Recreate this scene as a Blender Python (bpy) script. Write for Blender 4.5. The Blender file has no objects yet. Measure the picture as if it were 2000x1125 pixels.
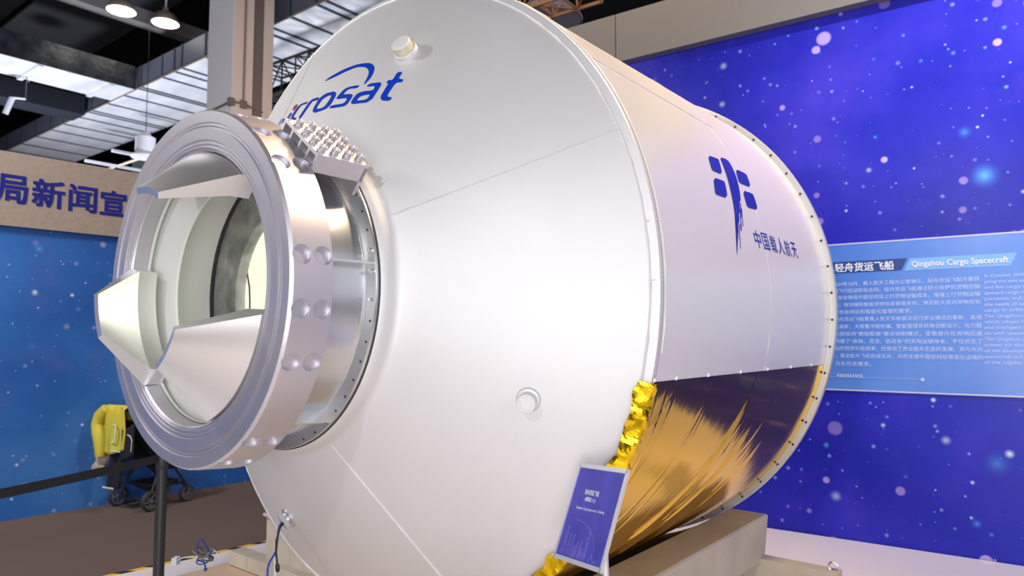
import bpy, bmesh, math, random
from mathutils import Vector, Matrix, noise
random.seed(7)
S = bpy.context.scene
COL = S.collection
PI = math.pi
R = math.radians

# ------------------------------------------------------------------ camera
cam_d = bpy.data.cameras.new('camera')
cam = bpy.data.objects.new('camera', cam_d)
COL.objects.link(cam)
cam.location = (0, 0, 1.70)
cam.rotation_euler = (R(90 + 4.031), 0, 0)
cam_d.sensor_width = 36.0
cam_d.lens = 36.0 * 1384.1 / 2000.0
cam_d.clip_end = 200
cam_d.dof.use_dof = True
cam_d.dof.focus_distance = 3.6
cam_d.dof.aperture_fstop = 2.2
S.camera = cam

# ------------------------------------------------------------------ colour management, world, lamps
S.view_settings.view_transform = 'Standard'
S.view_settings.look = 'None'
S.view_settings.gamma = 1
S.view_settings.exposure = 0.0
S.view_settings.use_curve_mapping = False
world = bpy.data.worlds.new('hall_light')
S.world = world
world.use_nodes = True
wb = world.node_tree.nodes['Background']
wb.inputs[0].default_value = (0.80, 0.78, 0.90, 1)
wb.inputs[1].default_value = 0.86


def lamp(name, kind, loc, target, energy, color=(1, 1, 1), size=0.5, spot=60, blend=0.5):
    d = bpy.data.lights.new(name, kind)
    d.energy = energy
    d.color = color
    if kind == 'AREA':
        d.shape = 'DISK'
        d.size = size
    if kind in ('SPOT', 'POINT'):
        d.shadow_soft_size = size
    if kind == 'SPOT':
        d.spot_size = R(spot)
        d.spot_blend = blend
    o = bpy.data.objects.new(name, d)
    COL.objects.link(o)
    o.location = loc
    o.rotation_euler = (Vector(target) - Vector(loc)).to_track_quat('-Z', 'Y').to_euler()
    return o


# truss spotlights of the stand (in front of the exhibit, high up), hall high-bay light, wall washers, added unseen fills and duct uplights
lamp('spotlight_key', 'AREA', (-2.1, -2.4, 4.35), (0.0, 3.6, 1.6), 85, (1.0, 0.97, 0.95), 0.16)
lamp('fill_front', 'AREA', (-0.45, -1.9, 1.25), (-0.3, 3.6, 1.5), 116, (1.0, 0.98, 0.97), 2.4)  # broad low fill added to brighten the cone, not a real fitting
lamp('fill_side', 'AREA', (3.4, -1.8, 2.9), (0.2, 3.6, 1.6), 30, (0.97, 0.97, 1.0), 2.0)  # weak fill added from the right, no such lamp on the stand
lamp('high_bay_light_warm', 'AREA', (1.0, 6.2, 7.6), (0.4, 4.8, 2.0), 240, (1.0, 0.72, 0.45), 1.6)
lamp('spotlight_warm', 'SPOT', (2.9, 3.7, 6.7), (0.1, 3.9, 2.5), 950, (1.0, 0.77, 0.54), 0.35, 74, 0.7)
lamp('spotlight_mural', 'SPOT', (3.6, 1.7, 6.7), (4.1, 5.0, 4.1), 1350, (0.95, 0.93, 1.0), 0.12, 70, 1.0)
lamp('spotlight_mural_far', 'SPOT', (2.9, 2.6, 6.4), (2.6, 6.0, 1.2), 150, (0.95, 0.93, 1.0), 0.12, 80, 1.0)
lamp('spotlight_left_wall', 'AREA', (-5.2, 3.4, 5.2), (-4.4, 7.0, 1.4), 230, (1.0, 0.95, 0.9), 0.8)
lamp('uplight_duct', 'SPOT', (-10.5, 14.0, 2.2), (-8.8, 16.0, 7.0), 1900, (0.86, 0.9, 1.0), 0.4, 120, 0.8)  # unseen uplight added to brighten the duct's underside
lamp('uplight_duct_near', 'SPOT', (-3.9, 11.6, 2.4), (-4.2, 12.6, 7.0), 1300, (0.86, 0.9, 1.0), 0.4, 120, 0.8)  # second unseen uplight, added under the near end of the duct


# ------------------------------------------------------------------ material helpers
def mat(name, color, rough=0.5, metal=0.0, coat=0.0, emit=None, estr=0.0, spec=None):
    m = bpy.data.materials.new(name)
    m.use_nodes = True
    b = m.node_tree.nodes['Principled BSDF']
    b.inputs['Base Color'].default_value = (*color, 1)
    b.inputs['Roughness'].default_value = rough
    b.inputs['Metallic'].default_value = metal
    b.inputs['Coat Weight'].default_value = coat
    b.inputs['Coat Roughness'].default_value = 0.12
    if spec is not None:
        b.inputs['Specular IOR Level'].default_value = spec
    if emit:
        b.inputs['Emission Color'].default_value = (*emit, 1)
        b.inputs['Emission Strength'].default_value = estr
    return m


class NT:
    """tiny node-tree writer"""
    def __init__(s, m):
        s.t = m.node_tree
        s.b = s.t.nodes['Principled BSDF']

    def n(s, typ, **kw):
        x = s.t.nodes.new(typ)
        for k, v in kw.items():
            setattr(x, k, v)
        return x

    def l(s, a, b):
        s.t.links.new(a, b)

    def math(s, op, a, b=None, c=None, clamp=False):
        x = s.n('ShaderNodeMath', operation=op, use_clamp=clamp)
        for i, v in enumerate((a, b, c)):
            if v is None:
                continue
            if isinstance(v, (int, float)):
                x.inputs[i].default_value = v
            else:
                s.l(v, x.inputs[i])
        return x.outputs[0]

    def ramp(s, fac, stops):
        x = s.n('ShaderNodeValToRGB')
        el = x.color_ramp.elements
        while len(el) < len(stops):
            el.new(0.5)
        for e, (p, c) in zip(el, stops):
            e.position = p
            e.color = (*c, 1)
        s.l(fac, x.inputs[0])
        return x.outputs[0]

    def mix(s, fac, a, b, blend='MIX'):
        x = s.n('ShaderNodeMix', data_type='RGBA', blend_type=blend)
        for sock, v in ((x.inputs[0], fac), (x.inputs[6], a), (x.inputs[7], b)):
            if isinstance(v, (int, float)):
                sock.default_value = v
            elif isinstance(v, tuple):
                sock.default_value = (*v, 1)
            else:
                s.l(v, sock)
        return x.outputs[2]

    def noise(s, vec, scale, detail=3, rough=0.5):
        x = s.n('ShaderNodeTexNoise')
        x.inputs['Scale'].default_value = scale
        x.inputs['Detail'].default_value = detail
        x.inputs['Roughness'].default_value = rough
        if vec is not None:
            s.l(vec, x.inputs['Vector'])
        return x.outputs['Fac']

    def coord(s, scale=(1, 1, 1), rot=(0, 0, 0)):
        c = s.n('ShaderNodeTexCoord')
        mp = s.n('ShaderNodeMapping')
        mp.inputs['Scale'].default_value = scale
        mp.inputs['Rotation'].default_value = rot
        s.l(c.outputs['Object'], mp.inputs[0])
        return mp.outputs[0]

    def bump(s, h, strength=0.3, dist=0.01):
        x = s.n('ShaderNodeBump')
        x.inputs['Strength'].default_value = strength
        x.inputs['Distance'].default_value = dist
        s.l(h, x.inputs['Height'])
        s.l(x.outputs[0], s.b.inputs['Normal'])


def tint_noise(m, c1, c2, scale, bump=0.0, dist=0.005, stretch=(1, 1, 1), detail=4):
    t = NT(m)
    v = t.coord(stretch)
    f = t.noise(v, scale, detail)
    t.l(t.ramp(f, [(0.3, c1), (0.7, c2)]), t.b.inputs['Base Color'])
    if bump:
        t.bump(f, bump, dist)
    return m


def star_mural(name, stops, layers, rough=0.32, haze=None):
    """printed star-field cloth; stops = nebula colour ramp, layers = (scale, radius, softness, colour, gain, seed)"""
    m = mat(name, (0, 0, 0), rough, spec=0.22)
    t = NT(m)
    v = t.coord()
    f1 = t.noise(v, 0.55, 5, 0.55)
    col = t.ramp(f1, stops)
    f2 = t.noise(t.coord((1.5, 1.5, 1.5)), 1.6, 6, 0.6)
    if haze:
        fac = t.math('MULTIPLY', t.math('SUBTRACT', f2, 0.52, clamp=True), 3.0, clamp=True)
        col = t.mix(fac, col, haze)
    for (scale, rad, soft, c, gain, seed) in layers:
        mp = t.n('ShaderNodeMapping')
        mp.inputs['Location'].default_value = (seed * 1.37, seed * 0.3, seed * 2.11)
        mp.inputs['Scale'].default_value = (scale, scale, 1)
        tc = t.n('ShaderNodeTexCoord')
        sx = t.n('ShaderNodeSeparateXYZ')
        cx = t.n('ShaderNodeCombineXYZ')
        t.l(tc.outputs['Object'], sx.inputs[0])
        t.l(sx.outputs[0], cx.inputs[0])
        t.l(sx.outputs[2], cx.inputs[1])
        t.l(cx.outputs[0], mp.inputs[0])
        vo = t.n('ShaderNodeTexVoronoi', feature='F1', voronoi_dimensions='2D')
        vo.inputs['Scale'].default_value = 1.0
        vo.inputs['Randomness'].default_value = 0.95
        t.l(mp.outputs[0], vo.inputs['Vector'])
        sep = t.n('ShaderNodeSeparateColor')
        t.l(vo.outputs['Color'], sep.inputs[0])
        # radius varies from cell to cell, many cells empty
        rr = t.math('MULTIPLY', t.math('POWER', sep.outputs[0], 2.2), rad * scale)
        d = vo.outputs['Distance']
        if soft == 0:
            a = t.math('MULTIPLY', t.math('SUBTRACT', rr, d), 40.0 / (rad * scale * 10), clamp=True)
        else:
            a = t.math('DIVIDE', t.math('SUBTRACT', rr, d, clamp=True), t.math('ADD', rr, 1e-4))
            a = t.math('POWER', a, soft)
        present = t.math('GREATER_THAN', sep.outputs[1], 0.42)
        a = t.math('MULTIPLY', t.math('MULTIPLY', a, present), t.math('MULTIPLY_ADD', sep.outputs[2], gain * 0.8, gain * 0.2), clamp=True)
        col = t.mix(a, col, c)
    t.l(col, t.b.inputs['Base Color'])
    return m


M = {}
M['carpet'] = tint_noise(mat('carpet_brown', (0.1, 0.08, 0.075), 0.95, spec=0.1), (0.10, 0.074, 0.068), (0.15, 0.115, 0.105), 260, 0.4, 0.003)
M['platform'] = mat('platform_gloss_white', (0.80, 0.76, 0.76), 0.16)
M['platform_edge'] = mat('platform_edge', (0.6, 0.56, 0.55), 0.4)
M['tape_y'] = mat('tape_yellow', (0.75, 0.50, 0.02), 0.45)
M['tape_k'] = mat('tape_black', (0.02, 0.02, 0.022), 0.45)
M['mural_r'] = star_mural('mural_violet', [(0.25, (0.006, 0.009, 0.27)), (0.5, (0.022, 0.024, 0.46)), (0.75, (0.075, 0.055, 0.60))], [
    (9.0, 0.024, 1.3, (0.25, 0.50, 1.0), 1.0, 1), (3.8, 0.050, 0, (0.62, 0.46, 0.86), 0.9, 2), (2.0, 0.15, 2.6, (0.10, 0.45, 1.0), 1.1, 3),
    (1.3, 0.075, 0, (0.62, 0.46, 0.86), 0.8, 4), (2.4, 0.062, 1.5, (0.75, 0.95, 1.0), 1.2, 5), (5.0, 0.026, 1.3, (0.60, 0.78, 1.0), 1.0, 6)],
    0.3, (0.05, 0.035, 0.50))
M['mural_l'] = star_mural('mural_blue', [(0.25, (0.010, 0.055, 0.25)), (0.5, (0.020, 0.11, 0.38)), (0.75, (0.06, 0.19, 0.50))], [
    (9.0, 0.016, 1.3, (0.35, 0.55, 0.9), 0.9, 11), (3.4, 0.040, 1.0, (0.50, 0.45, 0.62), 0.6, 12), (2.3, 0.075, 2.5, (0.10, 0.38, 0.85), 0.9, 13),
    (2.6, 0.040, 1.3, (0.8, 0.88, 1.0), 1.0, 14), (5.0, 0.022, 1.2, (0.7, 0.8, 1.0), 1.0, 15)], 0.4, (0.05, 0.10, 0.36))
M['fascia'] = mat('fascia_greige', (0.18, 0.174, 0.168), 0.55)
M['sign_board'] = tint_noise(mat('sign_taupe', (0.25, 0.21, 0.17), 0.6), (0.23, 0.19, 0.16), (0.27, 0.225, 0.19), 30)
M['sign_blue'] = mat('sign_letter_blue', (0.008, 0.012, 0.17), 0.6, spec=0.2)
M['panel_blue'] = tint_noise(mat('panel_blue', (0.08, 0.24, 0.72), 0.25), (0.07, 0.20, 0.66), (0.13, 0.30, 0.74), 1.1)
M['panel_edge'] = mat('panel_edge', (0.55, 0.55, 0.75), 0.3)
M['tab_dark'] = mat('tab_navy', (0.015, 0.05, 0.25), 0.4)
M['tab_light'] = mat('tab_light_blue', (0.20, 0.45, 0.85), 0.4)
M['print_white'] = mat('print_white', (0.85, 0.87, 0.95), 0.5)
M['print_pale'] = mat('print_pale_blue', (0.50, 0.62, 0.93), 0.5)

# spacecraft
M['hull'] = mat('hull_silver_paint', (0.80, 0.79, 0.80), 0.58, 0.44)
tint_noise(M['hull'], (0.70, 0.695, 0.71), (0.745, 0.74, 0.75), 1.4, 0.02, 0.01)
M['film'] = mat('film_white', (0.80, 0.775, 0.76), 0.27, 0.05, 0.12)
M['alu'] = mat('brushed_aluminium', (0.62, 0.60, 0.655), 0.44, 0.85)
M['alu_bright'] = mat('bright_aluminium', (0.82, 0.82, 0.83), 0.28, 0.9)
M['alu_soft'] = mat('satin_aluminium', (0.80, 0.785, 0.79), 0.33, 0.88)
M['steel_blue'] = mat('skirt_sheet_metal', (0.68, 0.70, 0.72), 0.27, 0.85)
M['tunnel'] = mat('tunnel_liner', (0.72, 0.73, 0.70), 0.45, 0.12)
M['gasket'] = mat('dark_gasket', (0.03, 0.035, 0.035), 0.5)
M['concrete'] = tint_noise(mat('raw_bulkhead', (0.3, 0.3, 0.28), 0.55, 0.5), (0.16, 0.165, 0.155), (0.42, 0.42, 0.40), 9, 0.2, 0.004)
M['interior'] = mat('interior_cream', (0.86, 0.87, 0.80), 0.6)
M['weld'] = mat('weld_bead', (0.72, 0.72, 0.73), 0.5, 0.2)
M['flange'] = mat('flange_grey', (0.62, 0.62, 0.60), 0.4, 0.35)
M['bolt_dark'] = mat('bolt_dark_blue', (0.03, 0.035, 0.08), 0.4, 0.6)
M['logo_blue'] = mat('logo_blue', (0.0, 0.045, 0.50), 0.35)
M['logo_red'] = mat('logo_red', (0.50, 0.03, 0.02), 0.4)
M['emblem'] = mat('emblem_gloss_blue', (0.025, 0.03, 0.33), 0.12, 0.25, 0.5)
M['tape_masking'] = tint_noise(mat('masking_tape', (0.7, 0.65, 0.4), 0.6), (0.62, 0.56, 0.33), (0.74, 0.72, 0.58), 40)


def foil(name, c, rough, scale, stretch, rot, strength, dist):
    m = mat(name, c, rough, 1.0)
    m.node_tree.nodes['Principled BSDF'].inputs['Specular Tint'].default_value = (1.0, 0.90, 0.68, 1)
    t = NT(m)
    tc = t.n('ShaderNodeTexCoord')
    mp = t.n('ShaderNodeMapping', vector_type='TEXTURE')
    mp.inputs['Scale'].default_value = stretch
    mp.inputs['Rotation'].default_value = rot
    t.l(tc.outputs['Object'], mp.inputs[0])
    f = t.noise(mp.outputs[0], scale, 6, 0.6)
    w = t.noise(t.coord((1, 1, 1)), 7.0, 4, 0.5)
    h = t.math('ADD', f, t.math('MULTIPLY', w, 0.3))
    t.bump(h, strength, dist)
    return m


M['foil'] = foil('gold_foil', (0.90, 0.59, 0.12), 0.11, 6.0, (1.5, 0.45, 5.0), (R(-34), 0, 0), 0.16, 0.01)
M['foil_edge'] = foil('gold_foil_crinkled', (1.0, 0.68, 0.02), 0.16, 7, (1, 1, 1), (0, 0, 0), 0.18, 0.02)
M['cloth'] = tint_noise(mat('beige_cloth', (0.5, 0.45, 0.36), 0.75, spec=0.3), (0.46, 0.41, 0.33), (0.55, 0.49, 0.40), 5, 0.15, 0.02)
M['wood_tan'] = tint_noise(mat('tan_board', (0.6, 0.44, 0.3), 0.6), (0.56, 0.41, 0.28), (0.62, 0.47, 0.33), 3)

# small things
M['black_paint'] = mat('black_powder_coat', (0.02, 0.02, 0.022), 0.42)
M['belt'] = mat('black_webbing', (0.008, 0.008, 0.012), 0.8)
M['chrome'] = mat('polished_steel', (0.75, 0.75, 0.76), 0.15, 1.0)
M['frame_silver'] = mat('sign_frame_silver', (0.80, 0.80, 0.84), 0.3, 0.6)
M['stroller_black'] = mat('stroller_fabric', (0.010, 0.010, 0.012), 0.85)
M['tyre'] = mat('wheel_rubber', (0.03, 0.028, 0.027), 0.7)
M['grey_plastic'] = mat('grey_plastic', (0.12, 0.12, 0.12), 0.5)
M['jacket'] = tint_noise(mat('jacket_lime', (0.5, 0.47, 0.06), 0.8), (0.42, 0.44, 0.07), (0.60, 0.46, 0.03), 3.5, 0.3, 0.01)
M['navy'] = mat('navy_cloth', (0.006, 0.006, 0.018), 0.85)
M['white_trim'] = mat('white_trim', (0.7, 0.7, 0.66), 0.7)
M['plush'] = tint_noise(mat('beige_plush', (0.4, 0.34, 0.27), 0.9), (0.30, 0.25, 0.2), (0.50, 0.44, 0.36), 14, 0.5, 0.01)
M['wire_blue'] = mat('wire_blue', (0.02, 0.05, 0.40), 0.4)
M['wire_black'] = mat('wire_black', (0.012, 0.012, 0.014), 0.5)
M['wire_white'] = mat('wire_white', (0.7, 0.7, 0.75), 0.45)
M['wire_grey'] = mat('wire_grey', (0.16, 0.16, 0.15), 0.45)

# hall
M['ceiling'] = mat('ceiling_black', (0.010, 0.010, 0.011), 0.9, spec=0.1)
M['roof_panel'] = mat('roof_panel_dark', (0.035, 0.037, 0.045), 0.7)
M['duct_side'] = mat('duct_grey_blue', (0.12, 0.13, 0.18), 0.45, 0.3)
M['duct_foil'] = tint_noise(mat('duct_foil', (0.7, 0.71, 0.76), 0.4, 0.25), (0.60, 0.62, 0.70), (0.82, 0.82, 0.84), 1.2, 0.15, 0.02, (1, 3, 1))
M['duct_dark'] = tint_noise(mat('duct_dark_wrap', (0.02, 0.022, 0.03), 0.3, 0.2), (0.010, 0.012, 0.018), (0.045, 0.05, 0.065), 4, 0.4, 0.03)
M['strap'] = mat('duct_strap', (0.02, 0.035, 0.06), 0.6)
M['navy_beam'] = mat('beam_navy', (0.012, 0.016, 0.028), 0.6)
M['beam_grey'] = mat('beam_grey', (0.16, 0.15, 0.15), 0.6)
M['lamp_shell'] = mat('lamp_shell_brown', (0.30, 0.24, 0.19), 0.5)
M['lamp_grey'] = mat('lamp_shell_grey', (0.50, 0.48, 0.54), 0.35)
M['lamp_white'] = mat('lamp_white', (0.75, 0.75, 0.82), 0.4)
M['lamp_glow'] = mat('lamp_glow', (1, 1, 1), 0.5, emit=(1.0, 0.95, 0.82), estr=14)
M['truss_black'] = mat('truss_black', (0.012, 0.010, 0.010), 0.5)
M['truss_lit'] = mat('truss_orange_lit', (0.42, 0.22, 0.10), 0.45, 0.3)  # orange light falling on this truss is put into its base colour
M['column'] = mat('column_grey', (0.62, 0.62, 0.67), 0.7)
M['column_beige'] = mat('column_cladding', (0.80, 0.65, 0.56), 0.7)
M['conduit'] = mat('conduit_brown', (0.20, 0.15, 0.13), 0.6)


# ------------------------------------------------------------------ mesh builder
class MB:
    def __init__(s):
        s.bm = bmesh.new()
        s.mats = []

    def mi(s, m):
        if m not in s.mats:
            s.mats.append(m)
        return s.mats.index(m)

    def face(s, vs, m=None, smooth=False):
        try:
            f = s.bm.faces.new(vs)
        except ValueError:
            return None
        f.smooth = smooth
        if m is not None:
            f.material_index = s.mi(m)
        return f

    def poly(s, pts, m=None, smooth=False):
        return s.face([s.bm.verts.new(p) for p in pts], m, smooth)

    def box(s, lo, hi, m=None, X=None):
        """axis box from corner lo to hi; X = optional Matrix"""
        P = [Vector((x, y, z)) for z in (lo[2], hi[2]) for y in (lo[1], hi[1]) for x in (lo[0], hi[0])]
        if X is not None:
            P = [X @ p for p in P]
        v = [s.bm.verts.new(p) for p in P]
        for q in ((0, 2, 3, 1), (4, 5, 7, 6), (0, 1, 5, 4), (1, 3, 7, 5), (3, 2, 6, 7), (2, 0, 4, 6)):
            s.face([v[i] for i in q], m)
        return v

    def prism(s, poly, off, m=None):
        """3-D polygon extruded by vector off"""
        off = Vector(off)
        a = [s.bm.verts.new(p) for p in poly]
        b = [s.bm.verts.new(Vector(p) + off) for p in poly]
        s.face(list(reversed(a)), m)
        s.face(b, m)
        n = len(a)
        for i in range(n):
            s.face([a[i], a[(i + 1) % n], b[(i + 1) % n], b[i]], m)

    def tube(s, pts, r, n=8, m=None, caps=True, closed=False):
        pts = [Vector(p) for p in pts]
        k = len(pts)
        rs = r if isinstance(r, (list, tuple)) else [r] * k
        rings = []
        up = None
        for i, p in enumerate(pts):
            if closed:
                t = pts[(i + 1) % k] - pts[i - 1]
            else:
                t = pts[min(i + 1, k - 1)] - pts[max(i - 1, 0)]
            t.normalize()
            if up is None:
                up = Vector((0, 0, 1)) if abs(t.z) < 0.9 else Vector((1, 0, 0))
            b = t.cross(up)
            if b.length < 1e-5:
                b = t.orthogonal()
            b.normalize()
            up = b.cross(t)
            rings.append([s.bm.verts.new(p + rs[i] * (b * math.cos(2 * PI * j / n) + up * math.sin(2 * PI * j / n))) for j in range(n)])
        for i in range(k if closed else k - 1):
            A, B = rings[i], rings[(i + 1) % k]
            for j in range(n):
                s.face([A[j], A[(j + 1) % n], B[(j + 1) % n], B[j]], m, True)
        if caps and not closed:
            s.face(list(reversed(rings[0])), m)
            s.face(rings[-1], m)

    def lathe(s, prof, n=48, m=None, X=None, mats=None, smooth=True, a0=0.0, a1=2 * PI):
        """profile [(r, z)] about Z, then Matrix X"""
        full = abs(a1 - a0 - 2 * PI) < 1e-6
        cnt = n if full else n + 1
        rings = []
        for (r, z) in prof:
            ring = []
            if r < 1e-6:
                p = Vector((0, 0, z))
                ring = [s.bm.verts.new(X @ p if X is not None else p)]
            else:
                for j in range(cnt):
                    a = a0 + (a1 - a0) * j / n
                    p = Vector((r * math.cos(a), r * math.sin(a), z))
                    ring.append(s.bm.verts.new(X @ p if X is not None else p))
            rings.append(ring)
        for i in range(len(prof) - 1):
            A, B = rings[i], rings[i + 1]
            mm = mats[i] if mats else m
            for j in range(n):
                j2 = (j + 1) % cnt if full else j + 1
                if len(A) == 1 and len(B) == 1:
                    continue
                if len(A) == 1:
                    s.face([A[0], B[j], B[j2]], mm, smooth)
                elif len(B) == 1:
                    s.face([A[j], B[0], A[j2]], mm, smooth)
                else:
                    s.face([A[j], B[j], B[j2], A[j2]], mm, smooth)

    def grid(s, fn, nu, nv, m=None, smooth=True):
        V = [[s.bm.verts.new(fn(i / nu, j / nv)) for j in range(nv + 1)] for i in range(nu + 1)]
        for i in range(nu):
            for j in range(nv):
                s.face([V[i][j], V[i + 1][j], V[i + 1][j + 1], V[i][j + 1]], m, smooth)
        return V

    def done(s, name, m=None, parent=None, loc=None, rotz=None, sharp=35, bevel=0.0, normals=True):
        if bevel > 0:
            es = [e for e in s.bm.edges if len(e.link_faces) == 2 and e.calc_face_angle(0) > 0.6]
            bmesh.ops.bevel(s.bm, geom=es, offset=bevel, segments=2, affect='EDGES', profile=0.6)
        if normals:
            bmesh.ops.recalc_face_normals(s.bm, faces=s.bm.faces[:])
        me = bpy.data.meshes.new(name)
        s.bm.to_mesh(me)
        s.bm.free()
        if not s.mats:
            me.materials.append(m)
        for x in s.mats:
            me.materials.append(x)
        if sharp and any(p.use_smooth for p in me.polygons):
            me.set_sharp_from_angle(angle=R(sharp))
        o = bpy.data.objects.new(name, me)
        COL.objects.link(o)
        if parent is not None:
            o.parent = parent
        if loc is not None:
            o.location = loc
        if rotz is not None:
            o.rotation_euler = (0, 0, rotz)
        return o


def tag(o, label, cat, group=None):
    o['label'] = label
    o['category'] = cat
    if group:
        o['group'] = group
    return o


def thing(name, label, cat, loc=(0, 0, 0), rotz=0.0, group=None):
    o = bpy.data.objects.new(name, None)
    o.empty_display_size = 0.1
    COL.objects.link(o)
    o.location = loc
    o.rotation_euler = (0, 0, rotz)
    return tag(o, label, cat, group)


def structure(o, label=None, cat=None):
    o['kind'] = 'structure'
    if label:
        o['label'] = label
        o['category'] = cat
    return o


def at(px, py, y):
    """point of the hall seen at pixel (px, py) of the 2000 x 1125 photograph at distance y in front of the camera"""
    f, p = 1384.1, R(4.031)
    dx, dz = (px - 1000) / f, (562.5 - py) / f
    d = Vector((dx, math.cos(p) - dz * math.sin(p), math.sin(p) + dz * math.cos(p)))
    return Vector((0, 0, 1.70)) + d * (y / d.y)


def text_faces(body, size=1.0, offset=0.0, width=None, height=None, align='LEFT', shear=0.0, space=1.0):
    """glyph outlines of the built-in font as (verts2d, triangles)"""
    cu = bpy.data.curves.new('glyphs', 'FONT')
    cu.body = body
    cu.size = size
    cu.offset = offset
    cu.shear = shear
    cu.space_character = space
    cu.resolution_u = 3
    o = bpy.data.objects.new('glyphs', cu)
    COL.objects.link(o)
    dg = bpy.context.evaluated_depsgraph_get()
    dg.update()
    me = bpy.data.meshes.new_from_object(o.evaluated_get(dg))
    vs = [Vector((v.co.x, v.co.y)) for v in me.vertices]
    fs = [list(p.vertices) for p in me.polygons]
    bpy.data.objects.remove(o)
    bpy.data.curves.remove(cu)
    bpy.data.meshes.remove(me)
    if not vs:
        return [], []
    x0, x1 = min(v.x for v in vs), max(v.x for v in vs)
    y0, y1 = min(v.y for v in vs), max(v.y for v in vs)
    kx = width / (x1 - x0) if width else 1.0
    ky = height / (y1 - y0) if height else (kx if width and height is None else 1.0)
    ox = {'LEFT': x0, 'RIGHT': x1, 'CENTER': (x0 + x1) / 2}[align]
    return [Vector(((v.x - ox) * kx, (v.y - (y0 if height else 0)) * ky)) for v in vs], fs


def add_flat(mb, vf, fn, m=None):
    vs, fs = vf
    V = [mb.bm.verts.new(fn(v.x, v.y)) for v in vs]
    for f in fs:
        mb.face([V[i] for i in f], m)


def add_bold(mb, vf, fn, d, lift, m=None):
    """heavier lettering: the glyph laid down nine times, shifted by d, each layer a hair above the last"""
    vs, fs = vf
    k = 0
    for dx in (-d, 0, d):
        for dy in (-d, 0, d):
            add_flat(mb, (vs, fs), lambda x, y: Vector(fn(x + dx, y + dy)) + lift * (.00025 * k), m)
            k += 1


def poly_flat(polys, holes=(), maxlen=0.03):
    """2-D outline polygons (and hole loops) -> triangulated, subdivided (verts, faces)"""
    bm = bmesh.new()
    es = []
    for loop in list(polys) + list(holes):
        vs = [bm.verts.new((x, y, 0)) for x, y in loop]
        for i in range(len(vs)):
            es.append(bm.edges.new((vs[i], vs[(i + 1) % len(vs)])))
    bmesh.ops.triangle_fill(bm, use_beauty=True, use_dissolve=False, edges=es, normal=(0, 0, 1))
    for _ in range(4):
        long = [e for e in bm.edges if e.calc_length() > maxlen]
        if not long:
            break
        bmesh.ops.subdivide_edges(bm, edges=long, cuts=1)
        bmesh.ops.triangulate(bm, faces=bm.faces[:])
    bm.verts.index_update()
    out = [Vector((v.co.x, v.co.y)) for v in bm.verts], [[v.index for v in f.verts] for f in bm.faces]
    bm.free()
    return out


def smooth_loop(loop, it=1):
    """Chaikin corner cutting"""
    for _ in range(it):
        new = []
        for i in range(len(loop)):
            a, b = loop[i], loop[(i + 1) % len(loop)]
            new.append((a[0] * .8 + b[0] * .2, a[1] * .8 + b[1] * .2))
            new.append((a[0] * .2 + b[0] * .8, a[1] * .2 + b[1] * .8))
        loop = new
    return loop

# ================================================================== the setting
mb = MB()
mb.poly([(-20, -10, 0), (16, -10, 0), (16, 34, 0), (-20, 34, 0)])
structure(mb.done('floor', M['carpet']))

WR = (Vector((.8192, -.5736, 0)), Vector((.5736, .8192, 0)), 6.4587)      # right wall: along, inward, distance
WL = (Vector((.6494, .7604, 0)), Vector((-.7604, .6494, 0)), 7.9577)      # left wall
ROT_R, ROT_L = R(-35), R(49.5)


def wall_origin(w, t=0.0, z=0.0):
    return w[0] * t + w[1] * w[2] + Vector((0, 0, z))


mb = MB()
mb.box((-7.36, 0, 0), (5.2, .12, 5.0))
structure(mb.done('wall_right', M['mural_r'], loc=wall_origin(WR), rotz=ROT_R))
mb = MB()
mb.box((-6.5, 0, 0), (5.70, .12, 3.46))
structure(mb.done('wall_left', M['mural_l'], loc=wall_origin(WL), rotz=ROT_L))
# boxed-out fascia above the violet mural, with a joint between its boards
mb = MB()
for x0, x1 in ((-7.3, -3.165), (-3.155, 0.9), (0.91, 5.2)):
    mb.box((x0, -.11, 4.49), (x1, -.002, 4.99))
structure(mb.done('trim_1', M['fascia'], loc=wall_origin(WR), rotz=ROT_R))
mb = MB()
mb.box((-20, -10, 10.2), (16, 34, 10.3))
structure(mb.done('ceiling', M['ceiling']))
mb = MB()
mb.box((-20, 33.6, 0), (16, 33.8, 10.2))
structure(mb.done('wall_back', M['ceiling']))
mb = MB()
mb.box((-20.2, 4.0, 3.5), (-20, 33.8, 10.2))
structure(mb.done('wall_side', M['ceiling']))

# glossy white exhibit platform with a hazard-tape edge
PA, PB = Vector((-4.0, 3.88, 0)), Vector((-.05, 7.90, 0))
PC, PD, PE = Vector((6.9, 3.03, 0)), Vector((5.2, .2, 0)), Vector((-1.9, .7, 0))
plat = thing('display_platform', 'low glossy white display platform under the spacecraft', 'platform', (0, 4, 0))
mb = MB()
pts = [p + Vector((0, -4, 0)) for p in (PA, PE, PD, PC, PB)]
mb.prism([p + Vector((0, 0, .002)) for p in pts], (0, 0, .048))
mb.done('deck', M['platform'], plat)
mb = MB()
dirv = (PB - PA).normalized()
nrm = Vector((dirv.y, -dirv.x, 0))
L, k, x = (PB - PA).length, 0, 0.0
base = PA + Vector((0, -4, .0505))
while x < L - .2:
    w = .105 if k % 2 == 0 else .095
    a, b = base + dirv * x, base + dirv * (x + w)
    sl = dirv * .045
    m_ = M['tape_y'] if k % 2 == 0 else M['tape_k']
    mb.prism([a + nrm * .002, b + nrm * .002, b + sl + nrm * .05, a + sl + nrm * .05], (0, 0, .0012), m_)
    x += w
    k += 1
tp = mb.done('hazard_tape', None, plat)
tp['label'] = 'yellow and black striped hazard tape'

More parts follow.
